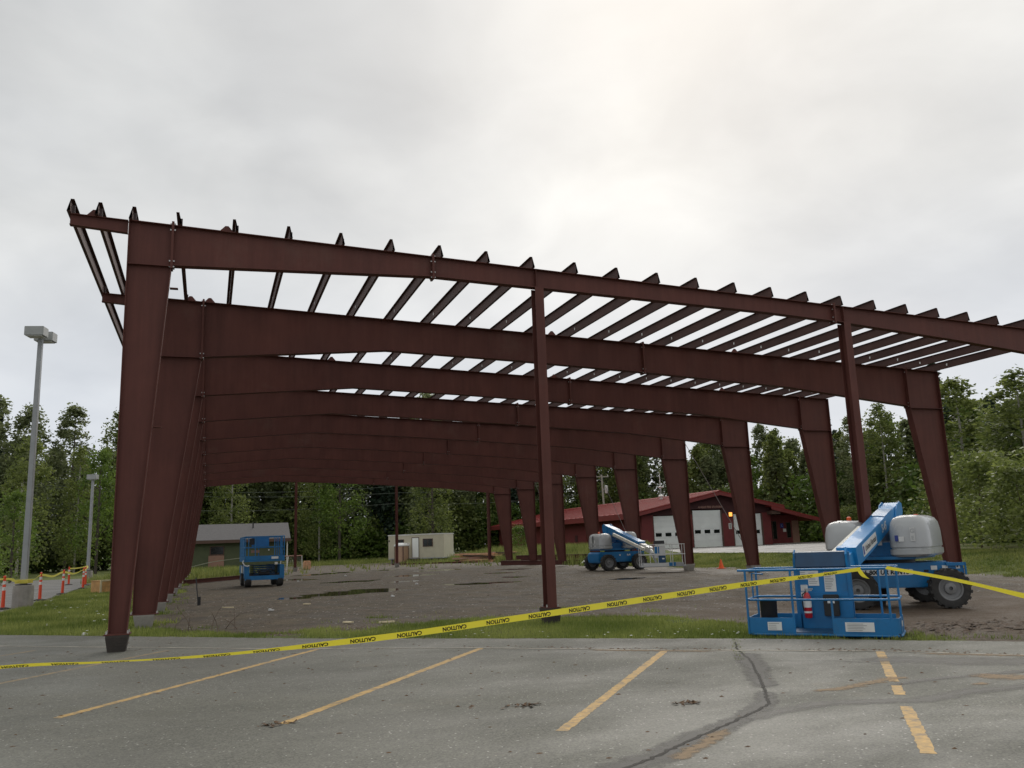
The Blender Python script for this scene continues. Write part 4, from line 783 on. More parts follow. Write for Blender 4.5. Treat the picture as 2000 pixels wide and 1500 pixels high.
sp('hose_loop', MB().tube([(-.98, -1.36, 1.26), (-1.02, -1.40, 1.16), (-.93, -1.44, 1.02), (-.80, -1.45, .98), (-.72, -1.44, 1.02)], .03, 6), 'sticker_white'); sp('decal', plate(MB(), (.52, -1.43, 1.08), (1, 0, 0), (0, 0, 1), .14, .12), 'trim_white')
sp('ladder', MB().tube([(-.96, -.6, .45), (-.96, -.6, 1.1)], .02, 6), 'black_plastic'); sp('battery_door', MB().b2((-.945, -.85, .66), (-.93, .2, .98)), 'trim_white')

# ------------------------------------------------------------------ fire station
SZ = .30; st = thing('fire_station', 'low red fire station with white garage doors and red metal roof', 'building')
def fp(name, mb, material, par=None, bevel=0.0): return part(name, mb, material, par or st, bevel)
X0, X1, YF, YB, XR, ZE, ZA = 39.9, 54.3, 55.5, 98.0, 48.2, 3.75, 5.45
DOORS = [(41.15, 44.4, 3.05), (45.40, 48.70, 3.50), (49.95, 53.30, 3.08)]
roofz = lambda x: ZA-(ZA-ZE)*(abs(x-XR)/(XR-X0))
prev = X0
for a, b_, h in DOORS+[(X1, X1, 0)]:
    fp('brick_pier', MB().b2((prev, YF, SZ-.1), (a, YF+.35, 3.45)), 'brick_red'); prev = b_
pier_x = [(X0, 41.15), (44.4, 45.4), (48.7, 49.95), (53.3, X1)]
gable = [(X0, 3.45), (45.40-.12, 3.45), (45.40-.12, SZ+3.62), (48.7+.12, SZ+3.62), (48.7+.12, 3.45), (X1, 3.45), (X1, roofz(X1)), (XR, ZA), (X0, roofz(X0))]
fp('gable_wall', MB().prism(gable, 'y', YF+.06, YF+.34), 'soffit_dark')
for a, b_, h in DOORS:
    dr = fp('garage_door', MB().b2((a+.02, YF+.22, SZ), (b_-.02, YF+.30, SZ+h)), 'door_white')
    n = 6
    for k in range(n): fp('door_panel', MB().b2((a+.04, YF+.18, SZ+h*k/n+.012), (b_-.04, YF+.22, SZ+h*(k+1)/n-.012)), 'door_white', dr)
    for k in range(3):
        cx = a+(b_-a)*(.18+.32*k); w_ = fp('door_window', MB().b2((cx-.31, YF+.155, SZ+h*.375), (cx+.31, YF+.178, SZ+h*.375+.33)), 'glass_dark', dr)
    for x in (a, b_): fp('door_jamb', MB().b2((x-.05, YF-.01, SZ), (x+.03, YF+.2, SZ+h)), 'trim_brown', dr)
lettering('ANGUS FIRE STATION', .27, (47.45, YF+.045, 4.10), (1, 0, 0), (0, 0, 1), 'rust_pink', st, bold=.006, name='station_lettering')
lt = fp('amber_light', MB().b2((49.38, YF-.12, 3.12), (49.82, YF, 3.58)), 'soffit_dark'); fp('amber_lens', MB().b2((49.42, YF-.135, 3.16), (49.78, YF-.12, 3.54)), 'light_amber', lt)
nt_ = fp('notice', MB().b2((49.38, YF-.02, 1.95), (49.70, YF, 2.50)), 'trim_white'); fp('notice_print', MB().b2((49.45, YF-.025, 2.0), (49.53, YF-.02, 2.44)).b2((49.56, YF-.025, 2.0), (49.63, YF-.02, 2.44)), 'rim_grey', nt_)
# roof: two metal slopes with fascia, ribs as parts
EX = 1.2
def slope(xa, xb, ya, yb, zf, name='roof_slope', ribs=True, ribstep=1.2, y_rib=None):
    za, zb = zf(xa), zf(xb); r_ = fp(name, MB().add([Vector((xa, ya, za)), Vector((xb, ya, zb)), Vector((xb, yb, zb)), Vector((xa, yb, za)), Vector((xa, ya, za+.12)), Vector((xb, ya, zb+.12)), Vector((xb, yb, zb+.12)), Vector((xa, yb, za+.12))], [(3, 2, 1, 0), (4, 5, 6, 7), (0, 1, 5, 4), (1, 2, 6, 5), (2, 3, 7, 6), (3, 0, 4, 7)]), 'roof_red')
    if ribs:
        y = ya+.3
        while y < yb:
            fp('roof_rib', MB().add([Vector((xa, y, za+.12)), Vector((xb, y, zb+.12)), Vector((xb, y+.05, zb+.12)), Vector((xa, y+.05, za+.12)), Vector((xa, y, za+.165)), Vector((xb, y, zb+.165)), Vector((xb, y+.05, zb+.165)), Vector((xa, y+.05, za+.165))], [(4, 5, 6, 7), (0, 1, 5, 4), (1, 2, 6, 5), (2, 3, 7, 6), (3, 0, 4, 7)]), 'roof_red', r_); y += ribstep
    return r_
ext = lambda x: ZA+.06-(ZA-ZE)/(XR-X0)*abs(x-XR)
rl = slope(X0-EX, XR, YF-.7, YB, ext); rr_ = slope(XR, X1+EX, YF-.7, YB, ext)
fp('ridge_cap', MB().prism([(XR-.25, ext(XR-.25)+.13), (XR, ext(XR)+.20), (XR+.25, ext(XR+.25)+.13)], 'y', YF-.72, YB), 'roof_red', rl)
for xa, xb, par in ((X0-EX, XR, rl), (XR, X1+EX, rr_)):
    fp('fascia', MB().prism([(xa, ext(xa)-.30), (xb, ext(xb)-.30), (xb, ext(xb)-.02), (xa, ext(xa)-.02)], 'y', YF-.76, YF-.7), 'fascia_red', par)
fp('eave_fascia', MB().b2((X0-EX-.05, YF-.76, ext(X0-EX)-.42), (X0-EX, YB, ext(X0-EX)+.09)), 'fascia_red', rl)
fp('soffit', MB().prism([(X0-EX, ext(X0-EX)-.05), (XR, ext(XR)-.05), (X1+EX, ext(X1+EX)-.05), (X1+EX, ext(X1+EX)-.01), (XR, ext(XR)-.01), (X0-EX, ext(X0-EX)-.01)], 'y', YF-.68, YF+.05), 'soffit_dark')
fp('side_soffit', MB().prism([(X0-EX, ext(X0-EX)-.06), (X0+.3, ext(X0+.3)-.06), (X0+.3, ext(X0+.3)-.02), (X0-EX, ext(X0-EX)-.02)], 'y', YF, YB), 'soffit_dark')
sw = fp('side_wall', MB().b2((X0, YF+.36, SZ-.4), (X0+.3, YB, 3.72)), 'brick_red'); fp('back_wall', MB().b2((X0, YB-.3, SZ-.2), (X1, YB-.01, 3.7)), 'brick_red'); fp('right_wall', MB().b2((X1-.3, YF+.36, SZ-.2), (X1, YB, 3.7)), 'brick_red')
sd_ = fp('side_door', MB().b2((X0-.05, 76.0, SZ), (X0-.002, 77.1, SZ+2.1)), 'door_tan', sw); fp('door_frame', MB().b2((X0-.07, 75.9, SZ), (X0-.01, 76.0, SZ+2.2)).b2((X0-.07, 77.1, SZ), (X0-.01, 77.2, SZ+2.2)).b2((X0-.07, 75.9, SZ+2.1), (X0-.01, 77.2, SZ+2.2)), 'trim_brown', sw)
for y in (64, 68, 88): fp('downspout', MB().b2((X0-.08, y, SZ), (X0-.01, y+.1, 3.6)), 'fascia_red', sw)
fp('wall_vent', MB().b2((X0-.04, 70.5, SZ+.9), (X0-.002, 71.2, SZ+1.6)), 'soffit_dark', sw)
# lower wing at right
WX0, WX1, WY = X1+.0, 58.4, 56.6
fp('wing_wall', MB().b2((WX0, WY, SZ-.1), (WX1, WY+.3, 3.2)), 'brick_red'); fp('wing_side', MB().b2((WX1-.3, WY+.3, SZ-.2), (WX1-.001, 70, 2.9)), 'brick_red')
wz = lambda x: 4.05-.235*(x-53.6); wr = slope(53.8, 60.0, YF-.9, 70, wz)
fp('wing_fascia', MB().prism([(53.8, wz(53.8)-.28), (60.0, wz(60.0)-.28), (60.0, wz(60.0)+.0), (53.8, wz(53.8)+.0)], 'y', YF-.96, YF-.9), 'fascia_red', wr)
fp('wing_beam', MB().b2((53.9, YF-.8, 3.25), (54.9, YF+.3, 3.6)), 'trim_brown')
for a, b_, z0, z1 in ((54.75, 55.15, .85, 2.55), (55.25, 55.65, .85, 2.55), (56.9, 57.35, .95, 2.4)):
    w_ = fp('window', MB().b2((a-.05, WY-.04, z0-.05), (b_+.05, WY-.001, z1+.05)), 'trim_brown'); fp('pane', MB().b2((a, WY-.045, z0), (b_, WY-.04, z1)), 'glass_dark', w_)
fp('wing_door', MB().b2((57.55, WY-.05, SZ), (58.35, WY-.001, 2.6)), 'door_tan')
sg = fp('parking_sign', MB().b2((56.15, WY-.03, 1.9), (56.50, WY-.002, 2.35)), 'ink_blue'); lettering('C', .26, (56.32, WY-.034, 2.12), (1, 0, 0), (0, 0, 1), 'sticker_white', sg); fp('paper_notice', MB().b2((56.45, WY-.03, 1.5), (56.8, WY-.002, 1.82)), 'trim_white')
fp('walkway_kerb', MB().b2((X1+.1, 54.6, SZ-.1), (59.5, WY-.01, SZ+.08)), 'concrete')
an = thing('roof_antenna', 'white whip antenna on a roof stack of the fire station', 'antenna', (46.7, 63.6, ext(46.7)))
part('stack', MB().lathe([(.16, 0), (.16, .35), (.3, .40), (.3, .52), (.1, .6)], 14), 'trim_white', an); part('mast', MB().tube([(0, 0, .5), (0, 0, 1.55)], .035, 8), 'galvanised', an); part('ring', MB().lathe([(.22, 1.35), (.26, 1.42), (.22, 1.48)], 14), 'trim_white', an); part('whip', MB().tube([(0, 0, 1.5), (-.05, 0, 2.9)], [.045, .03], 8), 'trim_white', an)
for a in range(3): part('stay', MB().tube([(0, 0, 1.4), (.35*math.cos(a*2.1), .35*math.sin(a*2.1), .1)], .015, 5), 'galvanised', an)
solo('roof_cone_vent', MB().lathe([(.42, -.15), (.40, 0), (.04, .95), (.02, 1.0)], 16), 'galvanised', 'pointed grey vent on the fire station roof beside the antenna', 'vent', (47.9, 60.5, ext(47.7)))

# ------------------------------------------------------------------ green shed
sa = math.pi-.02; sh = thing('green_shed', 'low dark green building with grey shingle roof behind the blue scissor lift', 'building', (9.2, 75.6, -.33), sa)
# local x runs along the front to the left, local y towards the camera is negative after the turn
L_, D_ = 11.3, 7.0
def gp(name, mb, material, par=None): return part(name, mb, material, par or sh)
FS = 1 if (RZ(sa) @ Vector((0, 1, 0))).y < 0 else -1          # which local y faces the camera
yf = lambda v: v*FS
gp('wall', MB().b2((.4, yf(0), -.1), (L_, yf(-D_), 2.75)), 'shed_green')
rg = 4.55; ev = 2.86
for nm, ya, yb in (('roof_front', yf(.65), yf(-D_/2)), ('roof_back', yf(-D_-.65), yf(-D_/2))):
    r_ = gp(nm, MB().add([Vector((-.45, ya, ev)), Vector((L_+.4, ya, ev)), Vector((L_+.4, yb, rg)), Vector((-.45, yb, rg)), Vector((-.45, ya, ev+.1)), Vector((L_+.4, ya, ev+.1)), Vector((L_+.4, yb, rg+.1)), Vector((-.45, yb, rg+.1))], [(3, 2, 1, 0), (4, 5, 6, 7), (0, 1, 5, 4), (1, 2, 6, 5), (2, 3, 7, 6), (3, 0, 4, 7)]), 'shingle_grey')
    gp('fascia', MB().b2((-.5, ya, ev-.22), (L_+.4, ya+yf(.04), ev+.08)), 'trim_brown', r_)
gp('gable', MB().prism([(yf(0), 2.7), (yf(-D_), 2.7), (yf(-D_/2), 4.5)], 'x', .4, .55), 'shed_green')
gp('porch_post', MB().b2((-.2, yf(.3), 0), (-.08, yf(.42), 2.8)), 'cream'); gp('shade_panel', MB().b2((.36, yf(-.9), 0), (.42, yf(-2.2), 2.1)), 'trim_brown')  # brown end panel stands in for the shade under the roof overhang
w_ = gp('window', MB().b2((6.0, yf(.02), .95), (7.4, yf(.06), 2.35)), 'trim_brown'); gp('pane', MB().b2((6.1, yf(.055), 1.55), (7.3, yf(.075), 2.28)), 'glass_dark', w_); gp('lower_panel', MB().b2((6.0, yf(.05), .3), (7.5, yf(.08), 1.42)), 'door_tan', w_)
gp('wall_lamp', MB().b2((1.6, yf(.01), 1.75), (1.72, yf(.12), 1.88)), 'trim_white'); gp('vent_pipe', MB().tube([(3.2, yf(-2.2), 3.9), (3.2, yf(-2.2), 4.75)], .07, 8), 'black_plastic'); gp('pipe_boot', MB().lathe([(.17, 3.88), (.08, 4.1)], 10, T(3.2, yf(-2.2), 0)), 'trim_white')

# ------------------------------------------------------------------ office trailer and toilet
ta = math.atan2(68.37-72.28, 24.15-19.28); tr = thing('office_trailer', 'small beige office trailer with white door at the back of the lot', 'trailer', (19.3, 72.4, -.33), ta)
def tp(name, mb, material, par=None, bevel=0.0): return part(name, mb, material, par or tr, bevel)
TL, TW, z0, z1 = 6.25, 2.5, .50, 2.85
tp('body', MB().b2((0, 0, z0), (TL, TW, z1)), 'trailer_tan'); tp('roof_edge', MB().b2((-.04, -.04, z1-.06), (TL+.04, TW+.04, z1+.05)), 'trim_white'); tp('bottom_rail', MB().b2((-.02, -.02, z0-.10), (TL+.02, TW+.02, z0+.0)), 'galvanised')
tp('end_lit_sheet', MB().b2((TL+.001, .02, z0+.01), (TL+.02, TW-.02, z1-.07)), 'trailer_tan_lit')  # sheet over the end; that face's brighter light is put into its colour
for k in range(1, 12): tp('siding_rib', MB().b2((TL*k/12, -.012, z0+.01), (TL*k/12+.03, -.001, z1-.07)), 'trailer_tan')
tp('door', MB().b2((2.75, -.04, z0+.05), (3.45, -.012, z1-.35)), 'door_white'); tp('door_frame', MB().b2((2.68, -.03, z0+.02), (2.75, -.012, z1-.28)).b2((3.45, -.03, z0+.02), (3.52, -.012, z1-.28)).b2((2.68, -.03, z1-.35), (3.52, -.012, z1-.28)), 'trim_brown')
for a, b_ in ((1.0, 1.75), (4.0, 5.0)):
    w_ = tp('window', MB().b2((a-.06, -.05, 1.60), (b_+.06, -.012, 2.40)), 'trim_brown')
    for q in (0, 1): tp('pane', MB().b2((a+(b_-a)*q/2+.02, -.055, 1.66), (a+(b_-a)*(q+1)/2-.02, -.05, 2.34)), 'glass_dark', w_)
tp('sign', MB().b2((2.0, -.03, 1.55), (2.45, -.014, 2.05)), 'trim_white'); mb = MB()
for k in range(4): mb.b2((2.05, -.034, 1.62+.1*k), (2.40-.05*(k % 2), -.03, 1.66+.1*k))
tag(tp('sign_print', mb, 'rust_pink'), kind='stuff'); tp('lamp', MB().b2((.08, -.10, 2.2), (.16, -.012, 2.36)), 'black_plastic')
for k in range(3): tp('step', MB().b2((2.6, -.35-.28*(2-k)*1.0, .08+.14*k), (3.6, -.10-.28*(2-k)+.02, .13+.14*k)), 'trim_brown')
tp('step_side', MB().b2((2.56, -.9, .0), (2.60, -.06, .45)), 'trim_brown'); tp('step_side', MB().b2((3.6, -.9, .0), (3.64, -.06, .45)), 'trim_brown')
for x in (.8, 4.6):
    for y in (.25, TW-.25): M_ = T(x, y, .26) @ Matrix.Rotation(math.pi/2, 4, 'X'); tp('wheel', xf(MB().lathe([(.1, -.1), (.26, -.1), (.26, .1), (.1, .1)], 16), M_), 'rubber')
tp('jack_stand', MB().b2((.2, .1, 0), (.4, .3, .42)), 'concrete'); tp('jack_stand', MB().b2((5.8, .1, 0), (6.0, .3, .42)), 'concrete'); tp('downpipe', MB().tube([(TL+.06, TW-.1, 1.0), (TL+.3, TW-.2, .1)], .04, 6), 'trim_white')
to = thing('portable_toilet', 'tan portable toilet with white roof in front of the beige trailer', 'portable toilet', (20.35, 70.9, -.33), math.radians(-42))
part('cabin', MB().b2((-.52, -.52, .1), (.52, .52, 1.72)), 'toilet_tan', to, .04); part('skid', MB().b2((-.55, -.55, 0), (.55, .55, .1)), 'trim_brown', to); part('door', MB().b2((-.40, -.545, .14), (.36, -.52, 1.66)), 'toilet_tan', to, .01); part('door_seam', MB().b2((.40, -.535, .14), (.43, -.52, 1.7)), 'trim_brown', to); part('corner_trim', MB().b2((-.535, -.535, .1), (-.48, -.48, 1.72)), 'trim_brown', to); part('corner_trim', MB().b2((.48, -.535, .1), (.535, -.48, 1.72)), 'trim_brown', to); part('corner_trim', MB().b2((.48, .48, .1), (.535, .535, 1.72)), 'trim_brown', to)
part('roof', MB().add([Vector((sx*.58, sy*.58, z)) for z in (1.72, 1.86) for sx, sy in ((-1, -1), (1, -1), (1, 1), (-1, 1))]+[Vector((sx*.28, sy*.28, 2.06)) for sx, sy in ((-1, -1), (1, -1), (1, 1), (-1, 1))], [(3, 2, 1, 0), (8, 9, 10, 11)]+[(i, (i+1) % 4, 4+(i+1) % 4, 4+i) for i in range(4)]+[(4+i, 4+(i+1) % 4, 8+(i+1) % 4, 8+i) for i in range(4)]), 'toilet_roof', to, .02)

# ------------------------------------------------------------------ lamp posts, delineators, tape
def lamp_post(label, x, y, h, base_h, base_r, rz, heads):
    o = thing('lamp_post', label, 'lamp post', (x, y, GZ(x, y)), rz, 'lamp posts')
    n = 8; part('concrete_base', MB().lathe([(base_r*1.0, -.1), (base_r*1.0, base_h-.03), (base_r*.95, base_h)], n), 'concrete', o)
    part('base_plate', MB().b2((-.2, -.2, base_h), (.2, .2, base_h+.03)), 'black_plastic', o)
    part('pole', MB().add([Vector((sx*r_, sy*r_, z)) for z, r_ in ((base_h+.03, .095), (h, .075)) for sx, sy in ((-1, -1), (1, -1), (1, 1), (-1, 1))], [(3, 2, 1, 0), (4, 5, 6, 7)]+[(i, (i+1) % 4, 4+(i+1) % 4, 4+i) for i in range(4)]), 'galvanised', o, .01)
    for dx_, dy_ in heads:
        hd = part('lamp_head', MB().b2((dx_-.33, dy_-.24, h-.02), (dx_+.33, dy_+.24, h+.32)), 'lamp_grey', o, .015); part('lens', MB().b2((dx_-.27, dy_-.19, h-.045), (dx_+.27, dy_+.19, h-.02)), 'trim_white', hd); part('arm', MB().b2((min(0, dx_)-.04, min(0, dy_)-.04, h+.02), (max(0, dx_)+.04, max(0, dy_)+.04, h+.10)), 'galvanised', o)
    return o
lp1 = lamp_post('tall grey twin-head lamp post on a concrete base at far left', -4.50, 18.1, 9.72, .78, .36, math.radians(-12), ((0, -.42), (0, .42)))
part('yellow_wrap', MB().b2((-.22, -.22, .84), (.22, .22, .97)), 'tape_pale', lp1, .01)
lamp_post('smaller distant single-head lamp post left of the steel frame', -6.33, 51.2, 7.2, .75, .33, math.radians(-20), ((0, -.05),))
CONES = [(-4.93, 17.2, 'orange delineator post cut by the left edge of the photo'), (-4.75, 23.0, 'orange delineator post just right of the tall lamp post'), (-4.74, 28.7, 'third orange delineator post from the left along the road'), (-6.55, 44.1, 'far orange delineator post behind the front row, under the tape corner'), (-4.71, 35.6, 'orange delineator post in front of the smaller lamp post'), (-5.35, 42.0, 'orange delineator post beside the plywood crate')]
cone0 = None
for x, y, lab in CONES:
    if cone0 is None:
        cone0 = thing('delineator_post', lab, 'delineator post', (x, y, GZ(x, y)+.015), .3, 'orange delineator posts'); part('rubber_base', MB().lathe([(.24, 0), (.24, .03), (.10, .06)], 8), 'rubber', cone0); part('post', MB().lathe([(.062, .05), (.056, .5), (.048, .98), (.04, 1.0)], 14), 'orange_plastic', cone0); part('grip', MB().lathe([(.03, 1.0), (.045, 1.03), (.045, 1.09), (.02, 1.11)], 10), 'orange_plastic', cone0)
        for z in (.62, .82): part('reflective_band', MB().lathe([(.0655-.015*z, z), (.0640-.015*z, z+.11)], 14), 'reflective_white', cone0)
    else:
        c = copy_tree(cone0); c.location = (x, y, GZ(x, y)+.015); c['label'] = lab; c.rotation_euler = (random.uniform(-.03, .03), random.uniform(-.03, .03), x)
def tape_path(P, n): 
    """Catmull-Rom resampling."""
    P = [Vector(p) for p in P]; P = [P[0]*2-P[1]]+P+[P[-1]*2-P[-2]]; o = []
    for i in range(1, len(P)-2):
        for k in range(n):
            t = k/n; a, b_, c, d = P[i-1:i+3]; o.append(.5*((2*b_)+(c-a)*t+(2*a-5*b_+4*c-d)*t*t+(3*b_-a-3*c+d)*t**3))
    return o+[P[-2]]
def tape(name, label, pts, width, twist, words=False, group='barrier tapes', n=14, material='tape_yellow', cat='barrier tape'):
    Q = tape_path(pts, n); Ls = [0]
    for a, b_ in zip(Q, Q[1:]): Ls.append(Ls[-1]+(b_-a).length)
    tot = Ls[-1]
    def frm(s_):
        s_ = min(max(s_, 0), tot); i = min(max(int(np.searchsorted(Ls, s_))-1, 0), len(Q)-2); t = (s_-Ls[i])/max(1e-6, Ls[i+1]-Ls[i])
        p = Q[i].lerp(Q[i+1], t); dr = (Q[i+1]-Q[i]).normalized(); up = Vector((0, 0, 1)); side = dr.cross(up).normalized(); up = side.cross(dr); a = twist(s_/tot)
        return p, up*math.cos(a)+side*math.sin(a), -up*math.sin(a)+side*math.cos(a)
    vs = []; m_ = len(Q)*2
    for k in range(m_+1):
        p, u_, nn = frm(tot*k/m_); vs += [p+u_*width/2, p-u_*width/2]
    o = thing(name, label, cat, group=group); rb = part('ribbon', MB().add(vs, [(2*i, 2*i+1, 2*i+3, 2*i+2) for i in range(m_)], True), material, o)
    if words:
        tv, tf = text_data('CAUTION', width*.86, 0, .0025); mb = MB(); s0 = .25
        half = max(abs(v.x) for v in tv)
        while s0 < tot-.2:
            V = []
            for v in tv:
                p, u_, nn = frm(s0-v.x); V.append(p-u_*v.y*1.0+nn*.004)
            mb.add(V, tf); s0 += half*2+.245
        tag(part('lettering', mb, 'ink_black', rb), kind='stuff')
    return o
tape('caution_tape', 'yellow tape printed with black words stretched across the lot to the blue basket', [(-4.2, -4.6, -.22), (-2.4, -5.1, .02), (-.53, -5.68, .16), (.52, -6.0, .17), (1.58, -6.22, .18), (2.68, -6.41, .23), (3.83, -6.57, .30), (5.07, -6.65, .40), (6.46, -6.63, .50), (8.52, -6.42, .63), (9.99, -6.21, .695), (10.93, -5.98, .735)], .075, lambda t: (1.05*(1-float(sst(.40, .60, t)))+.75*float(sst(.80, .97, t))+.13*math.sin(23*t)+.06*math.sin(61*t)), True)
tape('caution_tape', 'yellow tape running from the blue basket out of the right edge', [(11.30, -6.12, .745), (12.22, -6.50, .53), (13.08, -6.85, .28), (14.0, -7.25, .0), (14.9, -7.6, -.25)], .08, lambda t: .95-.8*float(sst(.35, .6, t)))
tape('tape_tail', 'short loose end of yellow tape hanging from the basket rail', [(10.95, -5.93, .72), (11.05, -5.90, .63), (11.15, -5.88, .58)], .06, lambda t: .5+1.2*t)
CT = [Vector((x, y, GZ(x, y)+1.02)) for x, y, _ in CONES]
def sag(a, b_, s_): m_ = (a+b_)/2; return [a, m_+Vector((0, 0, -s_)), b_]
lamp_t = Vector((-4.5, 18.35, .55)); l2 = Vector((-6.33, 51.0, .75))
tape('barrier_tape', 'yellow tape tied along the row of orange delineator posts', sag(Vector((-7.5, 14, .6)), CT[0], .06)+sag(CT[0], lamp_t, .03)[1:]+sag(lamp_t, CT[1], .06)[1:]+sag(CT[1], CT[2], .12)[1:]+sag(CT[2], CT[4], .14)[1:]+sag(CT[4], CT[5], .12)[1:], .09, lambda t: .5+.4*math.sin(9*t), material='tape_pale', n=8)
tape('barrier_tape', 'far yellow tape tied to the smaller lamp post', [CT[3], (CT[3]+l2)/2+Vector((0, 0, -.05)), l2, (l2+CT[5])/2+Vector((0, 0, -.06)), CT[5]], .09, lambda t: .5, material='tape_pale', n=8)
tape('shed_rope_tape', 'thin pale tape stretched in front of the green building', [(-.4, 62, .1), (2.0, 60, .62), (4.3, 58, .88), (5.2, 57, .95)], .06, lambda t: .6, material='netting', n=8)
bx = thing('plywood_crate', 'plywood crate lying on the lawn beside the front left column', 'crate', (-2.35, 28.0, GZ(-2.35, 28)), math.radians(38))
part('panel', MB().b2((-.85, -.02, .04), (.85, 0, .58)), 'plywood', bx); part('panel', MB().b2((-.85, .70, .04), (.85, .72, .58)), 'plywood', bx); part('panel', MB().b2((-.85, 0.001, .04), (-.83, .699, .58)), 'plywood', bx); part('panel', MB().b2((.83, .001, .04), (.85, .699, .58)), 'plywood', bx)
for z in (.0, .56): part('batten', MB().b2((-.88, -.06, z), (.88, -.021, z+.07)), 'lumber_pale', bx)
part('batten', MB().b2((-.88, -.058, .07), (-.80, -.021, .56)), 'lumber_pale', bx); part('lid', MB().b2((-.88, .0, .581), (.88, .74, .60)), 'plywood', bx)
solo('traffic_cone', MB().b2((-.18, -.18, 0), (.18, .18, .03)).lathe([(.14, .03), (.03, .45), (.02, .47)], 14), 'cone_orange', 'small orange traffic cone by the foot of a right-hand column', 'traffic cone', (26.3, 21.6, GZ(26.3, 21.6)))

# ------------------------------------------------------------------ utility pole and wires
up_ = thing('utility_pole', 'pale wooden utility pole with transformer rising behind the fire station roof', 'utility pole', (53.4, 91.6, .3))
part('pole', MB().tube([(0, 0, -.2), (0, 0, 5), (-.15, 0, 10.0)], [.17, .15, .12], 10), 'wood_pole', up_); part('crossarm', MB().b2((-1.1, -.06, 9.65), (.9, .06, 9.78)), 'wood_pole', up_); part('transformer', MB().lathe([(.2, 7.4), (.24, 7.45), (.24, 8.4), (.1, 8.5)], 14, T(.42, -.1, 0)), 'trim_white', up_); part('bracket', MB().b2((0, -.12, 7.9), (.3, -.04, 8.0)), 'galvanised', up_)
for x in (-1.0, .8): part('insulator', MB().lathe([(.05, 9.78), (.07, 9.9), (.03, 9.98)], 8, T(x, 0, 0)), 'trim_white', up_)
part('street_lamp_arm', MB().tube([(-.1, 0, 9.0), (-.6, -.2, 9.3), (-1.05, -.35, 9.2)], .035, 6), 'galvanised', up_); part('street_lamp_head', MB().b2((-1.3, -.5, 9.08), (-1.0, -.25, 9.2)), 'trim_white', up_)
p2 = thing('utility_pole', 'utility pole among the trees at far left, partly hidden by the lamp post', 'utility pole', (-18.2, 92.0, -.3)); part('pole', MB().tube([(0, 0, -.2), (0, 0, 10.5)], [.17, .12], 8), 'wood_pole', p2); part('crossarm', MB().b2((-.9, -.06, 9.9), (.9, .06, 10.02)), 'wood_pole', p2)
WR_ = [((-45, 90.0, 8.6), (-17.3, 92, 9.7), (25, 94.2, 9.2), (52.6, 91.6, 10.1)), ((-45, 90.2, 8.1), (-19.1, 92, 9.7), (25, 93.8, 8.3), (54.2, 91.6, 10.1)), ((-45, 90.1, 6.4), (-18.2, 92, 7.6), (24, 94, 6.9), (53.4, 91.6, 8.0))]
WLAB = ['topmost thin wire crossing in front of the trees', 'second thin wire crossing in front of the trees', 'lowest thin wire crossing in front of the trees']
for P, lab in zip(WR_, WLAB):
    pts = []
    for a, b_ in zip(P, P[1:]):
        for k in range(10): t = k/10; q = Vector(a).lerp(Vector(b_), t); q.z -= .9*4*t*(1-t)*((Vector(b_)-Vector(a)).length/42); pts.append(q)
    pts.append(Vector(P[-1])); solo('power_line', MB().tube(pts, .016, 5), 'wire_bright', lab, 'wire', group='power lines')

# ------------------------------------------------------------------ materials on site
def board(mb, c, L, w, h, az, tilt=0.0): mb.box((0, 0, 0), (L, w, h), T(*c) @ RZ(az) @ Matrix.Rotation(tilt, 4, 'Y'))
def lumber_pile(label, cx, cy, az, n, L, seed, mats):
    o = thing('lumber_pile', label, 'lumber pile', (cx, cy, GZ(cx, cy)), az, 'lumber piles'); r = random.Random(seed)
    for k in range(n):
        lv = k//5; mb = MB(); board(mb, (r.uniform(-.5, .5), (k % 5-2)*.34+r.uniform(-.15, .15), .08+lv*.17), L*r.uniform(.6, 1.05), .26, .13, r.uniform(-.3, .3), r.uniform(-.06, .06)); part('board', mb, mats[k % len(mats)], o)
lumber_pile('nearer heap of pale brown boards beside the beige trailer', 25.4, 60.5, math.radians(-30), 24, 4.2, 1, ['lumber', 'lumber', 'rust_pink', 'twig'])
lumber_pile('second heap of red-brown boards against the slender far post', 28.0, 59.5, math.radians(-25), 18, 3.4, 2, ['rust_pink', 'lumber', 'primer_dark', 'twig'])
def ibeam(mb, L, M_, h=.3, fw=.2):
    mb.box((0, 0, 0), (L, .012, h), M_); mb.box((0, 0, h/2+.007), (L, fw, .014), M_); mb.box((0, 0, -h/2-.007), (L, fw, .014), M_)
BE = [((26.6, 42.3, .17), 11.5, -1.02), ((26.1, 42.0, .17), 11.0, -1.05), ((27.4, 43.4, .17), 9.0, -1.06), ((26.7, 43.0, .52), 8.5, -1.05)]
BLAB = ['front steel beam lying on the gravel near the far boom lift', 'second steel beam lying beside the front one', 'short steel beam at the back of the stack', 'steel beam lying on top of the stack']
for (c, L, az), lab in zip(BE, BLAB):
    mb = MB(); ibeam(mb, L, T(0, 0, c[2]) @ RZ(az), .28); solo('steel_beam', mb, 'primer_red', lab, 'steel beam', (c[0]-.6, c[1]-.5, GZ(c[0], c[1])), group='loose steel beams')
mb = MB(); ibeam(mb, 10.5, T(0, 0, .13) @ RZ(math.radians(60)), .2, .15); solo('steel_beam', mb, 'primer_red', 'long thin steel beam on the ground behind the scissor lift', 'steel beam', (3.0, 39.3, GZ(3, 39.3)), group='loose steel beams')
mb = MB(); ibeam(mb, 7.0, T(0, 0, .07) @ RZ(math.radians(-31)), .10, .10); solo('steel_beam', mb, 'primer_red', 'steel beam along the gravel edge in front of the trailer', 'steel beam', (21.0, 62.5, GZ(21, 62)), group='loose steel beams')
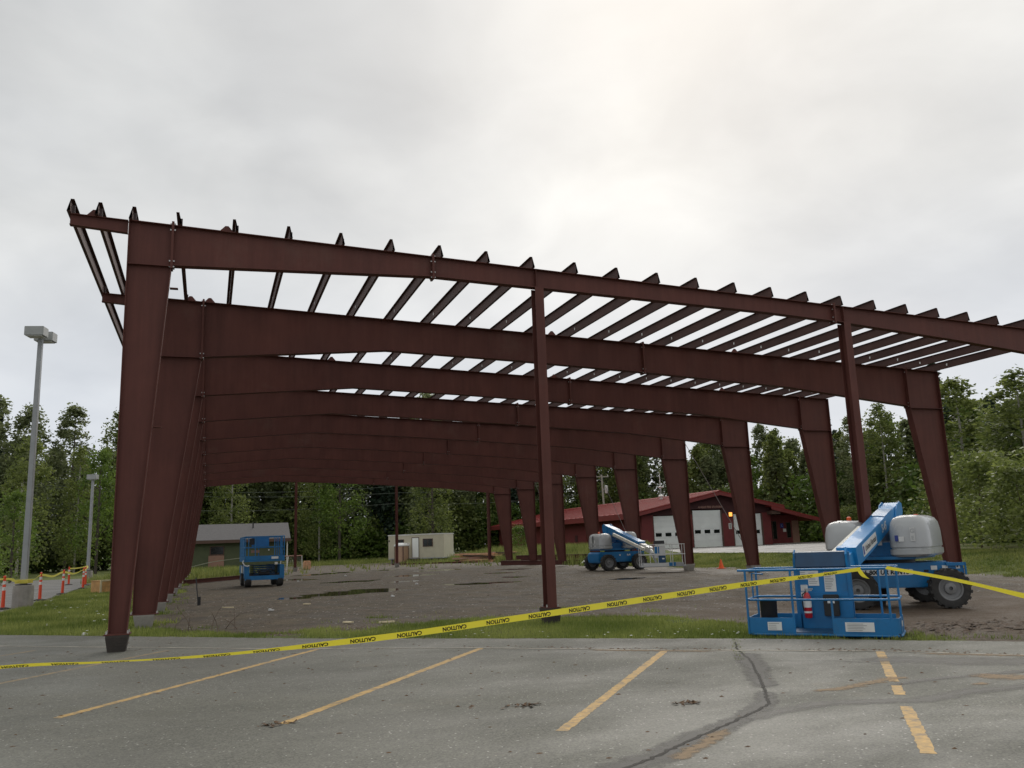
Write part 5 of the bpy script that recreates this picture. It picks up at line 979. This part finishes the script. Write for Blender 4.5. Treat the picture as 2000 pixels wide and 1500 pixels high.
gl = thing('goal_frame', 'white tubular goal frame with net by the far end post', 'goal frame', (8.3, 58.6, GZ(8.3, 58.6)), math.radians(-15))
part('post', MB().tube([(-.95, 0, 0), (-.85, 0, 1.22)], .035, 8), 'trim_white', gl); part('post', MB().tube([(.9, 0, 0), (.85, 0, 1.22)], .035, 8), 'trim_white', gl); part('crossbar', MB().tube([(-.87, 0, 1.22), (.87, 0, 1.22)], .04, 8), 'rust_pink', gl); part('brace', MB().tube([(-.25, 0, 1.2), (-.4, -.1, 0)], .04, 8), 'trim_white', gl); part('brace', MB().tube([(.25, 0, 1.2), (.3, -.1, 0)], .05, 8), 'trim_white', gl); part('back_bar', MB().tube([(-.9, .7, .02), (.9, .7, .02)], .03, 8), 'rust_pink', gl)
nm = MB()
for k in range(15): x = -.85+1.7*k/14; nm.tube([(x, .02, 1.2), (x, .68, .03)], .006, 4)
for k in range(8): t = k/7; nm.tube([(-.85, .02+.66*t, 1.2-1.17*t), (.85, .02+.66*t, 1.2-1.17*t)], .006, 4)
tag(part('net', nm, 'netting', gl), kind='stuff')
sb = MB().b2((-.3, -.25, 0), (.3, .25, .75)); solo('straw_bundle', sb, 'lumber', 'yellowish upright bundle right of the white goal frame', 'bundle', (9.75, 60.2, GZ(9.75, 60.2)), .3, bevel=.08)
mb = MB().box((0, 0, .12), (.5, .3, .24)).box((.35, .1, .1), (.25, .25, .2)); 
for k, (x, y) in enumerate(((26.25, 50.0), (26.7, 49.4))): solo('white_bag', MB().lathe([(.08, 0), (.22, .06), (.24, .2), (.12, .34), (.04, .36)], 10), 'trim_white' if k == 0 else 'black_plastic', ['white bag on the ground by the beam stack', 'dark bag next to the white bag by the beam stack'][k], 'bag', (x, y, GZ(x, y)))
mb = MB().tube([(25.6, 37.6, .1), (26.3, 38.5, .28)], .06, 8); solo('plastic_pipe', mb, 'trim_white', 'short white pipe leaning on the beam stack by the far lift', 'pipe', (0, 0, GZ(25.6, 37.6)))
SCR = [(2.21, 11.09, .5, .07, 'thin grey stick lying on the gravel left of the puddle'), (4.56, 2.89, .28, .16, 'small pale wood offcut near the grass strip, left one'), (5.32, 2.39, .42, .12, 'longer pale wood offcut on the grass strip, right one'), (4.47, 10.43, .3, .10, 'pale wood scrap on the gravel below the puddle')]
for x, y, L, w, lab in SCR: solo('wood_scrap', MB().box((0, 0, .022), (L*.8, w*.7, .03)), 'lumber_pale', lab, 'wood scrap', (x, y, GZ(x, y)+.012), random.uniform(-.9, .2), group='wood scraps')
LIT = [(-.85, 4.2), (3.3, 8.6), (7.5, 12.4), (10.2, 20.5), (6.2, 31.0), (9.6, 37.0), (24.2, 15.0)]
LTX = ['white scrap of paper on the lawn edge left of the front column', 'white scrap on the gravel left of centre', 'pale scrap right of the wood offcuts', 'tiny white scrap behind the near end post', 'pale scrap behind the big puddle', 'far white scrap near the far puddles', 'white ball-like scrap at the foot of the silver basket']
for (x, y), lab in zip(LIT, LTX): solo('litter', MB().box((0, 0, .02), (.16, .10, .03)).box((.03, .02, .045), (.08, .07, .03)), 'sticker_white', lab, 'litter', (x, y, GZ(x, y)+.01), random.random()*3, group='litter', bevel=.01)
mb = MB().tube([(1.0, 17.6, -.33), (.9, 17.9, .55)], .02, 6).box((1.02, 17.55, -.2), (.10, .08, .3)); solo('shovel', mb, 'black_plastic', 'dark shovel leaning on the third left column', 'shovel', (.35, -4.2, 0))
sgp = thing('stop_sign', 'small red and white road sign just left of the front left column', 'road sign', (-4.35, 60.5, GZ(-4.35, 60.5)), .2); part('post', MB().tube([(0, 0, 0), (0, 0, 2.0)], .03, 6), 'galvanised', sgp); part('sign_face', MB().lathe([(.36, -.01), (.36, .01)], 8, T(0, -.05, 2.0) @ Matrix.Rotation(math.pi/2, 4, 'X')), 'extinguisher_red', sgp); part('sign_border', MB().lathe([(.40, -.008), (.40, .008)], 8, T(0, -.03, 2.0) @ Matrix.Rotation(math.pi/2, 4, 'X')), 'sticker_white', sgp)
# loose clods, leaves and pebbles
def scatter_chunks(name, n, fx, size, material, zoff, seed):
    r = random.Random(seed); mb = MB()
    for _ in range(n):
        x, y = fx(r); s_ = r.uniform(*size); z = zoff(x, y); a = r.random()*6.3; v = [Vector((x+s_*r.uniform(.6, 1.4)*math.cos(a+k*math.pi/2.5), y+s_*r.uniform(.4, .9)*math.sin(a+k*math.pi/2.5), z)) for k in range(5)]; tp_ = Vector((x, y, z+s_*r.uniform(.12, .42)))
        mb.add(v+[tp_], [(k, (k+1) % 5, 5) for k in range(5)])
    return tag(link(name, mb.mesh(name, material)), kind='stuff')
def in_lot(r):
    while True:
        x, y = r.uniform(-3, 13), r.uniform(-13, 3)
        if y < poly_y(EDGE, x)-.05: return x, y
def near_seam(r):
    x = r.choice([r.uniform(5.5, 11.5), r.uniform(6.5, 8.6), r.uniform(9.5, 12)]); return x, float(poly_y(seam, x))+abs(r.gauss(0, .22))
seam.sort()
scatter_chunks('lot_debris', 520, in_lot, (.010, .034), 'dead_leaf', lambda x, y: -.299, 5)
scatter_chunks('pale_grit', 500, in_lot, (.004, .010), 'seam_pale', lambda x, y: -.299, 6)
scatter_chunks('seam_debris', 260, near_seam, (.01, .035), 'dead_leaf', lambda x, y: -.299, 7)
scatter_chunks('mud_clods', 900, lambda r: (r.gauss(13.3, 1.1), r.gauss(-5.2, .55)), (.03, .10), 'mud', lambda x, y: GZ(x, y)-.005, 8)
scatter_chunks('gravel_stones', 3600, lambda r: (r.uniform(1, 24), 1+r.random()**1.6*26), (.012, .05), 'concrete', lambda x, y: GZ(x, y)-.004, 9)
scatter_chunks('wet_clods', 1500, lambda r: (r.uniform(1, 24), 1+r.random()**1.4*34), (.03, .11), 'mud', lambda x, y: GZ(x, y)-.01, 10)
scatter_chunks('brush_litter', 900, lambda r: (lambda x: (x, float(poly_y(GRAV, x))+r.gauss(-.25, .25)))(r.uniform(.9, 5.0)), (.015, .05), 'twig', lambda x, y: GZ(x, y), 12)
for cx, cy, lab in ((4.6, -8.3, 'left clump of dead leaves on the asphalt in the foreground'), (6.05, -9.0, 'right clump of dead leaves on the asphalt in the foreground'), (2.2, -8.0, 'small clump of leaves at the foot of the middle stall line')):
    mb = MB(); r = random.Random(cx)
    for _ in range(26):
        x, y, a = r.gauss(0, .09), r.gauss(0, .05), r.random()*6; s_ = r.uniform(.015, .04); mb.add([Vector((x+s_*math.cos(a), y+s_*math.sin(a), r.uniform(.002, .03))), Vector((x-s_*math.sin(a)*.6, y+s_*math.cos(a)*.6, r.uniform(.002, .02))), Vector((x-s_*math.cos(a), y-s_*math.sin(a), .004)), Vector((x+s_*math.sin(a)*.6, y-s_*math.cos(a)*.6, r.uniform(.002, .02)))], [(0, 1, 2, 3)])
    o = solo('leaf_clump', mb, 'dead_leaf', lab, 'leaves', (cx, cy, -.298)); o['group'] = 'leaf clumps'; o['kind'] = 'stuff'
# dead shrub
tw = thing('dead_shrub', 'bare dead shrub at the gravel edge right of the left columns', 'shrub', (1.35, 3.6, GZ(1.35, 3.6))); r = random.Random(3)
for k in range(8):
    x0 = r.uniform(-.5, 1.1); hx, hz_ = r.uniform(-.35, .35), r.uniform(.15, .55); part('branch', MB().tube([(x0, r.uniform(-.3, .2), -.02), (x0+hx*.4, 0, hz_*.5), (x0+hx, r.uniform(-.2, .2), hz_), (x0+hx*1.5+r.uniform(-.2, .2), 0, hz_*1.15)], [.010, .007, .005, .002], 5), 'twig', tw)

# ------------------------------------------------------------------ foliage
def leaf_mesh(name, cen, size, tint, material, up_bias=0.4, aspect=1.0, rng=RN):
    n = len(cen); a = rng.normal(size=(n, 3)); a[:, 2] *= (1-up_bias); a /= np.linalg.norm(a, axis=1)[:, None]
    b_ = rng.normal(size=(n, 3)); b_ -= (b_*a).sum(1)[:, None]*a; b_ /= np.linalg.norm(b_, axis=1)[:, None]
    s_ = size[:, None]*.5; u_, v_ = a*s_*aspect, b_*s_*.62
    co = np.stack([cen-u_, cen+v_, cen+u_, cen-v_], 1).reshape(-1, 3); q = np.arange(4*n).reshape(n, 4)
    me = bpy.data.meshes.new(name); np_mesh(me, co, q, False); at = me.attributes.new('tint', 'FLOAT', 'POINT'); at.data.foreach_set('value', np.repeat(tint, 4).astype(np.float32)); me.materials.append(MATS[material]); return me
def clumps(rng, n_cl, per, env, h0, h, spread, flat=.75):
    """Leaf positions gathered in clumps filling a crown envelope env(t)->radius."""
    C_, S_, T_ = [], [], []
    for _ in range(n_cl):
        t = rng.random()**.85; R_ = env(t); a = rng.random()*6.283; rad = R_*(.35+.65*rng.random()**.5); c = np.array([rad*math.cos(a), rad*math.sin(a), h0+(h-h0)*t])
        k = int(per*rng.uniform(.6, 1.4)); sp = spread*rng.uniform(.6, 1.35)*(1-.45*t); d = rng.normal(size=(k, 3))*sp*.55; d[:, 2] *= flat
        C_.append(c+d); S_.append(rng.uniform(.55, 1.25, k)); T_.append(np.clip(rng.normal(rng.uniform(.18, .72), .14, k), 0, 1))
    return np.concatenate(C_), np.concatenate(S_), np.concatenate(T_)
def decid(rng, h, R_, n_cl=60, per=46, leaf=.34, low=.2):
    env = lambda t: R_*min(1.0, .5+2.2*t)*(1-t)**.48+.10
    c, s_, t_ = clumps(rng, n_cl, per, env, h*low, h*.97, R_*.30, .9); return c, s_*leaf, t_
def spruce(rng, h, R_, n=2600, leaf=.36):
    C_ = []; lv = int(h*2.6); per = n//lv
    for k in range(lv):
        t = (k+.5)/lv; z = h*(.08+.92*t); rad = R_*(1-t)**.85+.06; nb = max(5, int(9*(1-t)+4))
        for j in range(nb):
            a = rng.random()*6.283; L = rad*rng.uniform(.65, 1.1); m_ = max(3, int(per/nb)); f = rng.random(m_); r_ = L*f; C_.append(np.stack([r_*math.cos(a)+rng.normal(0, .10, m_), r_*math.sin(a)+rng.normal(0, .10, m_), z-.35*r_*f-.05+rng.normal(0, .08, m_)], 1))
    c = np.concatenate(C_); return c, rng.uniform(.6, 1.2, len(c))*leaf, np.clip(rng.normal(.45, .25, len(c)), 0, 1)
def trunk_mb(rng, h, r0, limbs=7, R_=2.0):
    mb = MB(); bx_, by_ = rng.uniform(-.3, .3), rng.uniform(-.3, .3); mb.tube([(0, 0, -.4), (bx_*.3, by_*.3, h*.35), (bx_, by_, h*.7), (bx_*.8, by_*.8, h*.96)], [r0, r0*.8, r0*.45, r0*.08], 7)
    for k in range(limbs):
        t = .28+.6*k/limbs; a = rng.random()*6.283; L = R_*(1.1-t)*rng.uniform(.7, 1.1); p0 = Vector((bx_*t, by_*t, h*t)); mb.tube([p0, p0+Vector((math.cos(a)*L*.5, math.sin(a)*L*.5, L*.35)), p0+Vector((math.cos(a)*L, math.sin(a)*L, L*.55))], [r0*.3, r0*.18, r0*.05], 5)
    return mb
PROTO = {}
for i, (kind, h, R_, leafm, bark) in enumerate([('birch', 20, 2.9, 'leaf_birch', 'bark_birch'), ('birch2', 20, 2.5, 'leaf_birch', 'bark_birch'), ('poplar', 20, 2.3, 'leaf_poplar', 'bark'), ('poplar2', 20, 2.7, 'leaf_poplar', 'bark'), ('alder', 10, 2.9, 'leaf_alder', 'bark'), ('alder2', 10, 2.6, 'leaf_birch', 'bark'), ('spruce', 14, 2.1, 'leaf_spruce', 'bark'), ('bush', 4, 2.4, 'leaf_alder', 'twig'), ('bush2', 4, 2.0, 'leaf_birch', 'twig')]):
    rg_ = np.random.default_rng(100+i)
    if kind == 'spruce': c, s_, t_ = spruce(rg_, h, R_)
    elif kind.startswith('bush'): c, s_, t_ = clumps(rg_, 70, 50, lambda t: 2.2*(1-.75*t), .15, h, .75); s_ = s_*.20
    elif kind.startswith('alder'): c, s_, t_ = decid(rg_, h, R_, 90, 50, .26, .08)
    else: c, s_, t_ = decid(rg_, h, R_*1.25, 190, 34, .37, .06)
    PROTO[kind] = (leaf_mesh('crown', c, s_, t_, leafm, aspect=1.0 if kind != 'spruce' else 1.3, rng=rg_), trunk_mb(rg_, h, .16 if h > 5 else .04, 8 if h > 5 else 5, R_).mesh('trunk', bark), h, (c, s_, t_))
def plant(kind, label, x, y, h, name, cat='tree', group='trees around the lot', wide=1.0, rz=None):
    cm, tm, ph, _ = PROTO[kind]; k = h/ph; o = thing(name, label, cat, (x, y, GZ(x, y)), random.random()*6.28 if rz is None else rz, group); o.scale = (k*wide, k*wide, k); link('crown', cm, o); link('trunk', tm, o); return o
TREES = [('poplar', 'tall grey-green poplar at the very left edge, highest crown there', -23.2, 100.5, 22.0, 1.1), ('poplar2', 'tall poplar between the left edge and the tall lamp post', -19.3, 101.0, 20.8, 1.1), ('poplar', 'poplar whose crown rises just right of the tall lamp post', -14.9, 102.5, 21.2, 1.2), ('birch', 'tall birch above the smaller lamp post', -9.6, 103.0, 20.3, 1.1), ('poplar2', 'tall poplar beside the front left column', -6.2, 104.0, 20.8, 1.1),
         ('alder', 'bright green leafy tree at the left edge behind the delineators', -12.4, 58.0, 7.0, 1.0), ('alder', 'bright green mid-height tree above the smaller lamp post', -9.2, 82.0, 13.0, .8), ('alder2', 'darker mid-height tree behind the tall lamp post', -15.2, 78.0, 13.5, .9), ('birch2', 'yellow-green tree right of the tall lamp post', -12.0, 88.0, 14.0, 1.0),
         ('spruce', 'dark pointed spruce rising right of the second right column', 60.5, 39.3, 15.2, 1.1), ('birch2', 'tall feathery birch at right with a bent tip', 52.6, 30.2, 11.9, 1.7), ('birch', 'leafy birch cut by the right edge of the photo', 49.5, 22.6, 10.8, 1.7), ('spruce', 'thin pale spruce seen between the two right columns', 66.2, 60.5, 15.6, .9), ('poplar', 'airy poplar between the right-hand columns, left half', 66.8, 57.0, 13.6, 1.3), ('birch', 'rounded leafy tree between the right-hand columns, right half', 66.4, 52.5, 14.0, 1.3),
         ('poplar2', 'tree whose tip shows through the roof purlins near the middle', 30.2, 99.0, 23.0, 1.0), ('alder', 'light green tree seen past the sixth right column above the station roof', 57.5, 102.0, 17.0, .8), ('alder', 'light green tree beside the utility pole behind the station', 50.0, 103.5, 17.0, .8), ('birch2', 'birch with pale trunk above the green shed roof', 4.2, 93.5, 17.5, 1.0), ('birch', 'birch behind the middle of the far rafter', 15.0, 95.5, 17.5, 1.0), ('alder', 'yellowish tree right of the far post by the goal frame', 17.2, 93.0, 14.0, .9), ('alder2', 'dark tree standing behind the office trailer', 27.5, 86.0, 13.0, 1.0)]
for kind, lab, x, y, h, wd in TREES: plant(kind, lab, x, y, h, {'p': 'poplar_tree', 'b': 'birch_tree', 'a': 'alder_tree', 's': 'spruce_tree'}[kind[0]], wide=wd)
BUSH = [('bush2', 'big leafy bush right of the second right column', 33.2, 9.6, 3.6), ('bush2', 'bush at the right edge behind the mud', 36.5, 9.0, 4.2), ('bush2', 'bush farther back at the right edge', 39.5, 13.5, 4.6), ('bush2', 'bush behind the grey engine cover of the near lift', 36.0, 14.5, 4.4), ('bush2', 'tall bush between the right bushes and the birch', 42.5, 19.5, 5.0), ('bush2', 'shrub beside the lower wing of the fire station', 61.0, 52.0, 3.4), ('bush', 'weedy shrub left of the slender far post', 31.5, 66.0, 2.6), ('bush', 'low green bush below the left trees by the road', -12.8, 50.5, 3.2)]
for kind, lab, x, y, h in BUSH: plant(kind, lab, x, y, h, 'leafy_bush', 'bush', 'bushes', 1.15)
# the wood behind, read as one mass
LINE = [(-36, 88, 18), (-29.9, 97, 18.5), (-22.3, 106, 20), (-17.1, 108, 19.5), (-11.4, 110, 19), (1.3, 110, 19.8), (14.6, 107, 20), (28.0, 103.5, 20.2), (42.7, 103.5, 19.5), (55.7, 100, 18.2), (62.5, 88, 16.2), (65.5, 76, 14.6), (67.5, 68, 13.4), (69.5, 61, 12.6), (71, 54, 12.2), (65, 42, 12.2), (57, 32, 10.5), (53, 24, 9.3), (52, 12, 9)]
rg_ = np.random.default_rng(5); CC = {'leaf_birch': [[], [], []], 'leaf_poplar': [[], [], []], 'leaf_spruce': [[], [], []], 'leaf_alder': [[], [], []]}; TR = MB()
for (x0, y0, h0), (x1, y1, h1) in zip(LINE, LINE[1:]):
    L = math.hypot(x1-x0, y1-y0); n = max(1, int(L/2.7)); nx, ny = -(y1-y0)/L, (x1-x0)/L
    if nx*(-20)+ny*60 < 0 and x0 < 50: nx, ny = -nx, -ny
    if x0 >= 50 and nx < 0: nx, ny = -nx, -ny
    for i in range(n):
        for row in range(3):
            t = (i+rg_.random())/n; x = x0+(x1-x0)*t+nx*(row*4.5+rg_.uniform(-1.5, 1.5)); y = y0+(y1-y0)*t+ny*(row*4.5+rg_.uniform(-1.5, 1.5)); h = (h0+(h1-h0)*t)*rg_.uniform(.74, 1.06)*(1+.03*row)
            kind = rg_.choice(['birch', 'birch2', 'poplar', 'poplar2', 'spruce', 'alder2'], p=[.22, .18, .16, .12, .24, .08]); _, _, ph, (c, s_, t_) = PROTO[kind]; k = h/ph; wd = rg_.uniform(.75, 1.3) if ph > 12 else .7
            sel = rg_.random(len(c)) < (.95 if row == 0 else .74); a = rg_.random()*6.28; ca, sa_ = math.cos(a), math.sin(a); q = c[sel]*k; z = GZ(x, y)
            m_ = {'birch': 'leaf_birch', 'birch2': 'leaf_birch', 'poplar': 'leaf_poplar', 'poplar2': 'leaf_poplar', 'spruce': 'leaf_spruce', 'alder2': 'leaf_alder'}[kind]
            CC[m_][0].append(np.stack([(q[:, 0]*ca-q[:, 1]*sa_)*wd+x, (q[:, 0]*sa_+q[:, 1]*ca)*wd+y, q[:, 2]+z], 1)); CC[m_][1].append(s_[sel]*1.38*max(.8, k)); CC[m_][2].append(np.clip(t_[sel]*rg_.uniform(.65, 1.1), 0, 1))
            if row == 0: TR.tube([(x, y, z-.3), (x+.2, y, z+h*.5), (x, y, z+h*.85)], [.15, .11, .03], 5)
        # undergrowth along the edge of the wood
        for _ in range(4):
            t = (i+rg_.random())/n; x = x0+(x1-x0)*t-nx*rg_.uniform(-1, 3); y = y0+(y1-y0)*t-ny*rg_.uniform(-1, 3); kind = rg_.choice(['bush', 'bush2']); _, _, ph, (c, s_, t_) = PROTO[kind]; k = rg_.uniform(.6, 1.9); sel = rg_.random(len(c)) < .22; q = c[sel]*k
            m_ = 'leaf_alder' if kind == 'bush' else 'leaf_birch'; CC[m_][0].append(q*np.array([1.3, 1.3, 1])+np.array([x, y, GZ(x, y)])); CC[m_][1].append(s_[sel]*2.6); CC[m_][2].append(np.clip(t_[sel]*rg_.uniform(.3, .8), 0, 1))
for m_, (a, b_, c) in CC.items():
    if a: tag(link('woodland_foliage', leaf_mesh('woodland_foliage', np.concatenate(a), np.concatenate(b_), np.concatenate(c), m_, rng=rg_)), {'leaf_birch': 'mass of birch foliage in the wood behind the lot', 'leaf_poplar': 'mass of grey-green poplar foliage in the wood', 'leaf_spruce': 'dark spruce foliage in the wood', 'leaf_alder': 'bright undergrowth along the wood edge'}[m_], 'foliage', kind='stuff')
tag(link('woodland_trunks', TR.mesh('woodland_trunks', 'bark')), 'tree trunks inside the wood behind the lot', 'trunks', kind='stuff')

# grass and weeds
def blades(name, n, fx, hgt, wid, material, seed, label, lean=.5):
    r = np.random.default_rng(seed); P = fx(r, n); P = P[:n]; m_ = len(P); x, y = P[:, 0], P[:, 1]; z = gh(x, y)-.01; h = r.uniform(hgt[0], hgt[1], m_)*(.6+.8*r.random(m_)); a = r.random(m_)*6.283; w_ = wid*(.6+.8*r.random(m_)); la = r.random(m_)*6.283; ll = h*lean*r.random(m_)
    b0 = np.stack([x-np.cos(a)*w_, y-np.sin(a)*w_, z], 1); b1 = np.stack([x+np.cos(a)*w_, y+np.sin(a)*w_, z], 1); tp_ = np.stack([x+np.cos(la)*ll, y+np.sin(la)*ll, z+h], 1)
    me = bpy.data.meshes.new(name); np_mesh(me, np.stack([b0, b1, tp_], 1).reshape(-1, 3), np.arange(3*m_).reshape(m_, 3), False); tn = np.clip(.45+.35*np.sin(x*1.7+np.sin(y*1.3))*np.sin(y*1.1)+r.normal(0, .18, m_), 0, 1)
    at = me.attributes.new('tint', 'FLOAT', 'POINT'); at.data.foreach_set('value', np.repeat(tn, 3).astype(np.float32)); me.materials.append(MATS[material]); return tag(link(name, me), label, 'grass', kind='stuff')
def region(x0, x1, y0, y1, thr, lo=None):
    def f(r, n):
        out_ = []
        k = 0
        while k < n:
            x = r.uniform(x0, x1, n); y = r.uniform(y0, y1, n); g = grass_mask(x, y)+.42*np.sin(x*2.3+np.sin(y*1.9)*1.5)*np.sin(y*2.1+x)+.2*np.sin(x*5.1+y*3.7)*np.sin(y*4.3)
            ok = (g+r.normal(0, .12, n) > thr) & (y > poly_y(EDGE, x)+.01)
            if lo is not None: ok &= lo(x, y)
            q = np.stack([x[ok], y[ok]], 1); out_.append(q); k += len(q)
        return np.concatenate(out_)
    return f
blades('grass', 52000, region(-.2, 13, -7.5, 4.5, .52), (.03, .09), .008, 'leaf_grass', 31, 'patchy grass strip between asphalt and gravel')
blades('lawn', 85000, region(-5.2, 1.0, 2.0, 34, .5, lambda x, y: (x > -4.5) | (y < 15)), (.05, .13), .013, 'leaf_grass', 32, 'green lawn left of the steel frame')
blades('verge_grass', 60000, region(25.5, 34, 4, 34, .5, lambda x, y: (x < 30.8) | (y < 15)), (.04, .11), .02, 'leaf_weed', 33, 'yellowish grass verge right of the frame')
blades('far_weeds', 60000, region(24.6, 39.2, 30, 75, .45, lambda x, y: (x < 39.2) & (y > -16.7+1.82*(x-1.57)+1.2)), (.2, .75), .04, 'leaf_weed', 34, 'tall weeds in front of the fire station wall', .6)
blades('back_grass', 30000, region(-6, 25, 45, 92, .5), (.15, .5), .045, 'leaf_weed', 35, 'rough grass at the far end of the lot')
def crack_pts(r, n):
    t = r.random(n)**1.6; x = 9.4-t*1.25; y = -4.8-t*2.0; return np.stack([x+r.normal(0, .04, n), y+r.normal(0, .04, n)], 1)
blades('crack_weeds', 900, crack_pts, (.02, .06), .007, 'leaf_grass', 36, 'weeds growing in the crack at the lot edge')
# white clover heads and leaves in the lawn
def lawn_pt(r):
    while True:
        x, y = r.uniform(-4.2, -.2), r.uniform(4, 24)
        if y > poly_y(EDGE, x)+.3: return x, y
scatter_chunks('clover_flowers', 60, lawn_pt, (.02, .05), 'trim_white', lambda x, y: GZ(x, y)+.08, 41)
scatter_chunks('strip_flowers', 40, lambda r: (lambda x: (x, float(poly_y(EDGE, x))+r.uniform(.15, 1.8)))(r.uniform(5, 10.5)), (.012, .03), 'trim_white', lambda x, y: GZ(x, y)+.05, 42)
